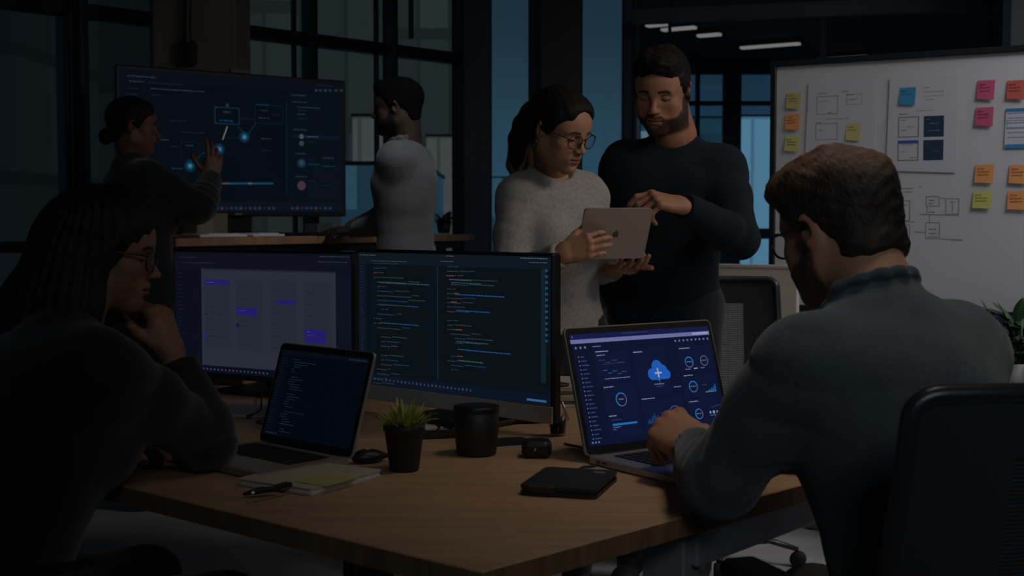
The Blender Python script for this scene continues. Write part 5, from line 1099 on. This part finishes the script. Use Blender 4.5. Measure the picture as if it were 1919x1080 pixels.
# --- woman in the grey sweater
R = headR(133, 23, 4); s_ = .985; O = eye_place(1086, 260, 3.831, R, s_)
root = thing('person', 'person with dark ponytail and glasses in a light grey sweater holding the tablet', 'person', (_dx(4.002, 1066), 4.002, 0))
b = Body((_dx(4.002, 1040), 4.023, .867), 152, lean=1, side=1, s_=.985, female=True, shw=.120)
b.arm('R', W(1053, 476, 3.649), W(900, 540, 3.959)); b.arm('L', W(1146, 505, 3.985), W(1135, 560, 4.227))
for n, dx in (('R', 0), ('L', .0)): b.kn[n] = b.hip[n]+np.array([dx, -.02, -.385]); b.an[n] = np.array([b.kn[n][0], b.kn[n][1]+.03, .085])
SK2 = (.40, .215, .135)
hd = head_mesh(O, R, s_, b.neck, SK2, female=True, brow=(.02, .012, .009), look=.75, h=.0021, lip=(.30, .10, .08))
hR = hand_mesh(b.wr['R'], (.88, -.18, .27), (-.25, -.93, .10), 'R', SK2, [(34, 34, 18), (30, 32, 18), (26, 30, 18), (26, 30, 20)], [(.72, .55, -.50), (.85, .40, -.45), (.9, .3, -.4)], s=.90, spread=(8, 5, 3, 0), fore=b.el['R'])
hL = hand_mesh(b.wr['L'], (.42, -.85, .02), (.05, -.20, -.97), 'L', SK2, [(18, 22, 12), (18, 22, 12), (20, 24, 14), (22, 26, 14)], [(.55, .80, -.1), (.8, .55, .1), (.9, .4, .1)], s=.96, fore=b.el['L'])
make_body(b, root, hd, [hR, hL], SK2)
tail = ([(0, -.098, .018), (0, -.125, .002), (0, -.150, -.040), (-.004, -.158, -.095), (-.006, -.150, -.150), (-.006, -.140, -.185)], [.018, .022, .030, .030, .022, .008])
hr = hairfield(O, R, s_, bob_hair(tail), .0024, HM, root, strand=lambda V: strands(V, 200, .0010, (0, -.10, .02), 5))
glasses(O, R, s_, root, mat('glasses_frame', (.012, .009, .008), .3, spec=.6), G_lens)
T = lambda p: (np.array(p)*s_)@R.T+O
mg = MB(); mg.tube([T((.0815, -.008, -.038)), T((.0830, -.008, -.043))], .0022, 8); mg.build('earring', mat('gold', (.6, .42, .18), .3, metal=1), root, True)
sweater(b, 'sweater', cloth('grey_knit', (.34, .325, .31), .9, 420, .16, vs=90), root, g=.018, ga=.016, hem=.00, neck_c=(0, .010, .532), neck_r=.060, seed=5, amp=.007)
trousers(b, cloth('black_denim', (.009, .010, .013), .4, 500), root); shoes(b, M_rub, root)
# --- the tablet they look at
TLc, TRc = W(1097, 391.5, 3.638), W(1225, 391.5, 3.713); X = TRc-TLc; wT = np.linalg.norm(X); X /= wT; Vv = W(1084, 486, 3.713)-TLc; Vv -= X*(Vv@X)*.55; hT = np.linalg.norm(Vv); Vv /= hT; Nn = np.cross(X, Vv); Nn = Nn if Nn[1] < 0 else -Nn
q = thing('tablet', 'thin metallic tablet with a round fruit mark, held by the ponytail woman', 'tablet', tuple(TLc+X*wT/2+Vv*hT/2)); sg = 1 if np.cross(X, Vv)@Nn > 0 else -1
b_ = MB(); b_.prism(rrect(wT, hT, .011, cx=wT/2, cy=hT/2), TLc-Nn*.007, X, Vv, .007*sg); b_.build('shell', mat('tablet_metal', (.40, .34, .30), .40, metal=.45, bump=.05, bscale=900, var=.03), q)
b_ = MB(); b_.prism(rrect(wT-.004, hT-.004, .010, cx=wT/2, cy=hT/2), TLc-Nn*.0080, X, Vv, .0012*sg); b_.build('screen', mat('tablet_glass', (.02, .03, .05), .1, emit=.15), q)
lg = []
for k in range(40):
    a = 2*math.pi*k/40; r_ = .0105*(1+.06*math.cos(2*a)-.10*max(0, math.cos(a-math.pi/2))**8*0)
    x_, y_ = r_*math.cos(a), r_*math.sin(a)*1.02
    if abs(math.sin(a)) > .8: y_ *= .92-.05*math.cos(a*2)*0
    if abs(a) < .55 or abs(a-2*math.pi) < .55: x_ -= .0030*(1-abs(math.sin(a)/.52)**2)
    lg.append((x_+wT*.51, -y_+hT*.50+.0015))
b_ = MB(); b_.prism([(x, y) for x, y in lg], TLc+Nn*.0002, X, Vv, .0004*sg); lf = [(wT*.51+.0005+.0040*math.cos(t)*.55+.002*math.sin(t), hT*.50-.0098+.0030*math.sin(t)) for t in np.linspace(0, 6.0, 12)]
b_.prism(lf, TLc+Nn*.0002, X, Vv, .0004*sg); b_.build('emblem', mat('emblem_dark', (.06, .055, .05), .3), q)
# --- seated man with brown hair
R = headR(-33, 14, 0); s_ = .99; O = W(1570, 430, 2.12)
root = thing('person', 'brown-haired person with glasses and dark grey sweatshirt typing, seen from behind', 'person', (.68, 1.93, 0))
b = Body((.660, 1.93, .586), -33, lean=16, side=-1, s_=1.0, shw=.172, dz=.034)
b.arm('L', W(1303, 842, 2.27), W(1250, 1150, 2.0)); b.arm('R', (.60, 2.40, .80), (.95, 2.25, .75)); b.el['L'] = W(1348, 902, 2.03)
f0 = b.R0@np.array([0, 1, 0]); r0 = b.R0@np.array([1, 0, 0])
for n, sx in (('R', 1), ('L', -1)): b.hip[n][2] -= .03; b.kn[n] = b.hip[n]+f0*.40+r0*sx*.05+np.array([0, 0, -.035]); b.an[n] = np.array([*(b.kn[n]+f0*.05)[:2], .085])
SK3 = (.40, .215, .140)
hd = head_mesh(O, R, s_, b.neck, SK3, beard=(.085, .050, .032), brow=(.03, .018, .01), look=1, h=.0022, neckr=.055)
hL = hand_mesh(b.wr['L'], (-.42, .80, .34), (-.30, -.42, .86), 'L', SK3, [(48, 38, 18), (52, 42, 20), (55, 45, 22), (58, 46, 24)], [(.80, .50, -.55), (.9, .2, -.6), (.9, .0, -.6)], s=1.08, spread=(9, 3, -4, -12), fore=b.el['L'], h=.0022)
hR = hand_mesh(b.wr['R'], (-.55, .80, .05), (0, -.2, .95), 'R', SK3, [(25, 35, 20)]*4, [(.7, .6, -.3), (.85, .4, -.3), (.9, .2, -.4)], fore=b.el['R'], h=.004)
make_body(b, root, hd, [hL, hR], SK3)
def big_hair(f):
    f.ell((0, -.016, .040), (.0850, .1080, .0920), k=.02); f.ell((0, .012, .092), (.070, .082, .044), k=.03)
    for c, r_ in (((-.010, .068, .098), (.046, .036, .024)), ((-.046, .060, .080), (.028, .036, .024)), ((.035, .060, .090), (.038, .036, .024)), ((0, .086, .082), (.040, .020, .018)), ((-.058, .020, .070), (.026, .050, .032)), ((.054, .010, .070), (.028, .052, .032)), ((0, -.06, .070), (.06, .050, .042))): f.ell(c, r_, k=.022)
    f.ell((0, -.070, -.040), (.066, .046, .056), k=.03)
    for x in (-1, 1): f.cap((x*.0745, .018, .03), (x*.0725, .013, -.026), .011, .0065, k=.01)
    f.ell((0, .110, .000), (.0600, .060, .0680), k=.010, op='s')
    for x in (-1, 1): f.ell((x*.092, .066, -.012), (.030, .044, .054), k=.008, op='s'); f.ell((x*.088, -.008, -.038), (.026, .025, .048), k=.008, op='s')
    f.box((0, 0, -.143), (.2, .2, .060), R=rotx(R_(-6)), op='s', k=.02); f.box((0, .12, -.09), (.2, .105, .09), op='s', k=.01)
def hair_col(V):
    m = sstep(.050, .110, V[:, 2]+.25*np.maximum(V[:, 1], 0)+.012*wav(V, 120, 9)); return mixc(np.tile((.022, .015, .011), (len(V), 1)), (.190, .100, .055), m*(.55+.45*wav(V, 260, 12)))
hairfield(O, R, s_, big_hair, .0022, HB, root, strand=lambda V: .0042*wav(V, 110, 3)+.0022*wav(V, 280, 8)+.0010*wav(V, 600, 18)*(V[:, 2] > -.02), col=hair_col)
glasses(O, R, s_, root, mat('glasses_frame', (.012, .009, .008)), G_lens, w_=.0265, rim=.0022)
def collar(f):
    a = [b.T((.076*math.sin(t), .006-.073*math.cos(t), .550-.022*(math.cos(t) < 0)-.010*(1-math.cos(t)))) for t in np.linspace(0, 2*math.pi, 15)]
    for i in range(14): f.cap(a[i], a[i+1], .0135, k=.010)
def col_cut(f): pass
sweater(b, 'sweatshirt', cloth('blue_grey_fleece', (.055, .075, .090), .7, 260, .12), root, g=.022, ga=.016, hem=None, neck_c=(0, .028, .560), neck_r=.050, cuff=.030, seed=8, amp=.010, extra=collar)
f = Field(); collar(f); V, Fq = f.mesh(.004); mk('collar', V+np.array([0, 0, .004]), Fq, cloth('navy_collar', (.020, .040, .055), .5, 300), root, True)
for n in ('L', 'R'):                                                        # ribbed cuff
    d = b.wr[n]-b.el[n]; d /= np.linalg.norm(d); f = Field().cap(b.wr[n]-d*.052, b.wr[n]-d*.004, .0475, .0400, k=.004); f.box(b.wr[n]+d*.060, (.07, .055, .07), R=frame(d, (.1, .2, 1)), op='s', k=.004); f.box(b.wr[n]-d*.100, (.07, .055, .07), R=frame(d, (.1, .2, 1)), op='s', k=.004)
    V, Fq = f.mesh(.003); N = normals(V, Fq); Rq = frame(d, (.1, .2, 1)); loc = (V-b.wr[n])@Rq; V = V+N*(.0012*np.sin(np.arctan2(loc[:, 0], loc[:, 2])*26))[:, None]; mk('cuff', V, Fq, cloth('grey_rib', (.11, .125, .135), .5, 300), root, True)
trousers(b, MT['black_denim'], root); shoes(b, M_rub, root)
# --- seated woman with long hair
R = headR(84, 10, 0); s_ = .90; O = eye_place(275, 482, 2.38, R, s_)
root = thing('person', 'long-haired person in black sitting at the left, chin resting on one hand', 'person', (-.93, 2.16, 0))
b = Body((-.915, 2.17, .575), 44, lean=23, s_=.95, female=True, shw=.135)
b.arm('R', W(322, 662, 2.46), W(420, 990, 2.40)); b.arm('L', (-.80, 2.54, .785), (-1.0, 2.5, .8)); b.el['R'] = W(384, 826, 2.44)
f0 = b.R0@np.array([0, 1, 0]); r0 = b.R0@np.array([1, 0, 0])
for n, sx in (('R', 1), ('L', -1)): b.hip[n][2] -= .04; b.kn[n] = b.hip[n]+f0*.40+r0*sx*.06+np.array([0, 0, -.03]); b.an[n] = np.array([*(b.kn[n]-f0*.02)[:2], .085])
SK4 = (.30, .165, .11)
hd = head_mesh(O, R, s_, b.neck, SK4, female=True, brow=(.02, .012, .009), look=.8, h=.0024)
hR = hand_mesh(b.wr['R'], (-.30, .02, .95), (.86, -.35, .30), 'R', SK4, [(48, 70, 40), (55, 75, 40), (60, 78, 42), (66, 80, 42)], [(.80, .50, -.4), (.9, .1, -.5), (.9, -.2, -.5)], s=.92, fore=b.el['R'])
hL = hand_mesh(b.wr['L'], (.80, -.20, .0), (0, -.1, .95), 'L', SK4, [(50, 60, 35)]*4, [(.7, .6, -.3), (.85, .4, -.3), (.9, .2, -.3)], s=.92, fore=b.el['L'], h=.004)
make_body(b, root, hd, [hR, hL], SK4)
Rb = R.T
def long_hair(f):
    f.ell((0, -.020, .036), (.088, .110, .094), k=.02); f.ell((0, .02, .07), (.070, .075, .050), k=.03)
    for x in (-1, 1):
        f.cap((x*.055, .052, .062), (x*.080, .020, .0), .016, .016, k=.03); f.cap((x*.080, .006, .0), (x*.088, -.010, -.120), .022, .038, k=.03); f.cap((x*.088, -.015, -.12), (x*.085, -.045, -.30), .042, .026, k=.04); f.cap((x*.07, -.05, -.02), (x*.09, -.07, -.22), .045, .050, k=.05)
    f.cap((0, -.085, -.02), (0, -.115, -.16), .065, .070, k=.06); f.cap((0, -.115, -.16), (.0, -.135, -.32), .070, .045, k=.06)
    for x in (-1, 1): f.cap((x*.05, -.10, -.10), (x*.06, -.13, -.30), .045, .028, k=.05)
    f.ell((0, .112, -.012), (.0600, .060, .0800), k=.008, op='s'); f.ell((0, .16, -.14), (.2, .135, .10), k=.02, op='s')
    for x in (-1, 1): f.ell((x*.100, .085, -.03), (.042, .058, .075), k=.01, op='s')
hairfield(O, R, s_, long_hair, .0034, mat('brown_black_hair', (.016, .010, .008), .6, bump=.8, bscale=40, stretch=(9, 9, 1), var=.35, vscale=60, spec=.35), root, strand=lambda V: .0022*np.sin(np.arctan2(V[:, 0], V[:, 1]+.05)*34+2*wav(V, 20, 4))+.0015*wav(V, 130, 6))
glasses(O, R, s_, root, MT['glasses_frame'], G_lens)
sweater(b, 'jumper', cloth('black_knit', (.008, .012, .018), .7, 260), root, g=.024, ga=.020, hem=None, neck_c=(0, .006, .540), neck_r=.062, cuff=.03, seed=11, amp=.008)
trousers(b, MT['black_denim'], root); shoes(b, M_rub, root)
# --- man in the grey shirt at the standing desk
R = headR(278, 3, 0); s_ = 1.0; O = eye_place(709, 204, 5.78, R, s_)
root = thing('person', 'person with short black hair in a grey shirt standing beside the big screen', 'person', (_dx(5.78, 764), 5.78, 0))
b = Body((_dx(5.78, 762), 5.78, 1.01), 282, lean=1, s_=1.06, shw=.150, dz=.012)
b.arm('L', W(668, 430, 5.98), W(800, 500, 5.66)); b.arm('R', W(652, 432, 6.22), W(760, 520, 6.3))
for n in ('R', 'L'): b.kn[n] = b.hip[n]+np.array([-.01, 0, -.44]); b.an[n] = np.array([b.kn[n][0]+.02, b.kn[n][1], .085])
SK5 = (.034, .019, .013)
hd = head_mesh(O, R, s_, b.neck, SK5, beard=(.010, .008, .007), brow=(.008, .006, .005), look=.7, h=.0028, neckr=.058, lip=(.07, .03, .025))
hL = hand_mesh(b.wr['L'], (-.94, .30, -.04), (.05, -.25, .97), 'L', SK5, [(12, 30, 20), (15, 32, 20), (18, 34, 20), (22, 36, 20)], [(.7, .6, -.35), (.85, .4, -.3), (.9, .3, -.3)], fore=b.el['L'], h=.0035)
hR = hand_mesh(b.wr['R'], (-.9, .3, -.04), (.05, -.25, .97), 'R', SK5, [(12, 30, 20)]*4, [(.7, .6, -.35), (.85, .4, -.3), (.9, .3, -.3)], fore=b.el['R'], h=.0045)
make_body(b, root, hd, [hL, hR], SK5)
def crop(f):
    short_hair(vol=.92)(f)
    f.ell((0, -.02, .05), (.083, .104, .083), k=.02)
    f.ell((0, .110, .000), (.0600, .050, .0700), k=.010, op='s')
hairfield(O, R, s_, crop, .0034, mat('cropped_hair', (.003, .003, .003), .9, bump=.5, bscale=500, spec=.05), root, strand=lambda V: .0012*wav(V, 500, 3))
def shc(f):
    a = [b.T((.066*math.sin(t), .000-.062*math.cos(t), .560-.012*(1-math.cos(t)))) for t in np.linspace(0, 2*math.pi, 13)]
    for i in range(12): f.cap(a[i], a[i+1], .010, k=.008)
sweater(b, 'shirt', cloth('grey_shirt', (.088, .088, .092), .3, 300, .08, sheen=.1), root, g=.014, ga=.012, hem=-.16, neck_c=(0, .004, .545), neck_r=.060, h=.009, seed=14, amp=.006, extra=shc)
trousers(b, MT['dark_jeans'], root); shoes(b, M_rub, root)
# --- woman pointing at the big screen
R = headR(72, 4, 0); s_ = .96; O = eye_place(288, 240, 5.42, R, s_)
root = thing('person', 'person in a dark long coat pointing at the diagram on the big screen', 'person', (_dx(5.42, 252), 5.42, 0))
b = Body((_dx(5.42, 258), 5.42, .955), 58, lean=1, s_=.98, female=True, shw=.150)
b.arm('R', W(396, 334, 5.58), W(400, 470, 5.3)); b.arm('L', b.p+b.R0@np.array([-.26, .05, -.02]), b.p+b.R0@np.array([-.36, -.2, .2])); b.el['R'] = W(372, 388, 5.36)
for n in ('R', 'L'): b.kn[n] = b.hip[n]+np.array([0, 0, -.42]); b.an[n] = np.array([b.kn[n][0], b.kn[n][1], .085])
SK6 = (.16, .085, .055)
hd = head_mesh(O, R, s_, b.neck, SK6, female=True, look=.6, h=.003)
hR = hand_mesh(b.wr['R'], (.10, .20, .97), (.45, -.85, .1), 'R', SK6, [(4, 14, 10), (14, 26, 16), (22, 32, 20), (28, 36, 22)], [(.55, .85, -.2), (.8, .6, -.2), (.85, .5, -.2)], s=.95, spread=(8, 2, -4, -12), fore=b.el['R'], h=.003)
hL = hand_mesh(b.wr['L'], (.0, .1, -1), (-.9, .1, 0), 'L', SK6, [(20, 30, 20)]*4, [(.7, .6, -.3), (.85, .4, -.3), (.9, .2, -.3)], s=.95, fore=b.el['L'], h=.0045)
make_body(b, root, hd, [hR, hL], SK6)
hairfield(O, R, s_, bob_hair(bun=((0, -.112, -.055), (.034, .030, .036))), .0034, HM, root, strand=lambda V: strands(V, 200, .0014, (0, -.08, .0), 5))
def coat(f):
    k = b.k
    for n in ('R', 'L'): f.cap(b.hip[n], b.hip[n]+np.array([0, 0, -.42]), .125, .135, k=.10)
    for t in np.linspace(0, 1, 2): f.cap(b.T((-.02, -.03, .50)), b.T((.02, -.03, .50)), .060, k=.03)
sweater(b, 'coat', cloth('black_coat', (.006, .009, .013), .4, 300, .1), root, g=.038, ga=.030, hem=None, neck_c=(0, .020, .555), neck_r=.056, cuff=.02, h=.010, seed=17, amp=.012, extra=coat)
trousers(b, MT['black_denim'], root); shoes(b, M_rub, root)
# --- person standing farther back, almost hidden by the ponytail woman
R = headR(160, 5, 0); s_ = .97; O = W(1006, 232, 6.6)
root = thing('person', 'brown-haired person far back, only a strip of hair showing behind the ponytail', 'person', (_dx(6.6, 1010), 6.6, 0))
b = Body((_dx(6.6, 1012), 6.6, .955), 100, lean=0, s_=1.0, female=True)
for n, sg_ in (('R', 1), ('L', -1)): b.arm(n, b.p+b.R0@np.array([sg_*.20, .10, -.02]), b.p+b.R0@np.array([sg_*.3, -.25, .2]))
for n in ('R', 'L'): b.kn[n] = b.hip[n]+np.array([0, 0, -.43]); b.an[n] = np.array([b.kn[n][0], b.kn[n][1], .085])
hd = head_mesh(O, R, s_, b.neck, SK6, female=True, h=.0045)
hs_ = [hand_mesh(b.wr[n], (.0, .1, -1), (.9 if n == 'R' else -.9, .1, 0), n, SK6, [(20, 30, 20)]*4, [(.7, .6, -.3), (.85, .4, -.3), (.9, .2, -.3)], s=.95, fore=b.el[n], h=.0045) for n in ('R', 'L')]
make_body(b, root, hd, hs_, SK6, h=.016)
hairfield(O, R, s_, long_hair, .005, mat('chestnut_hair', (.075, .042, .032), .6, bump=.6, bscale=40, stretch=(9, 9, 1), var=.3, vscale=60), root, strand=lambda V: .002*wav(V, 130, 6))
sweater(b, 'sweater', cloth('teal_knit', (.03, .05, .06), .5, 260), root, g=.018, hem=-.06, neck_r=.058, h=.011, seed=21)
trousers(b, MT['black_denim'], root, h=.014); shoes(b, M_rub, root)
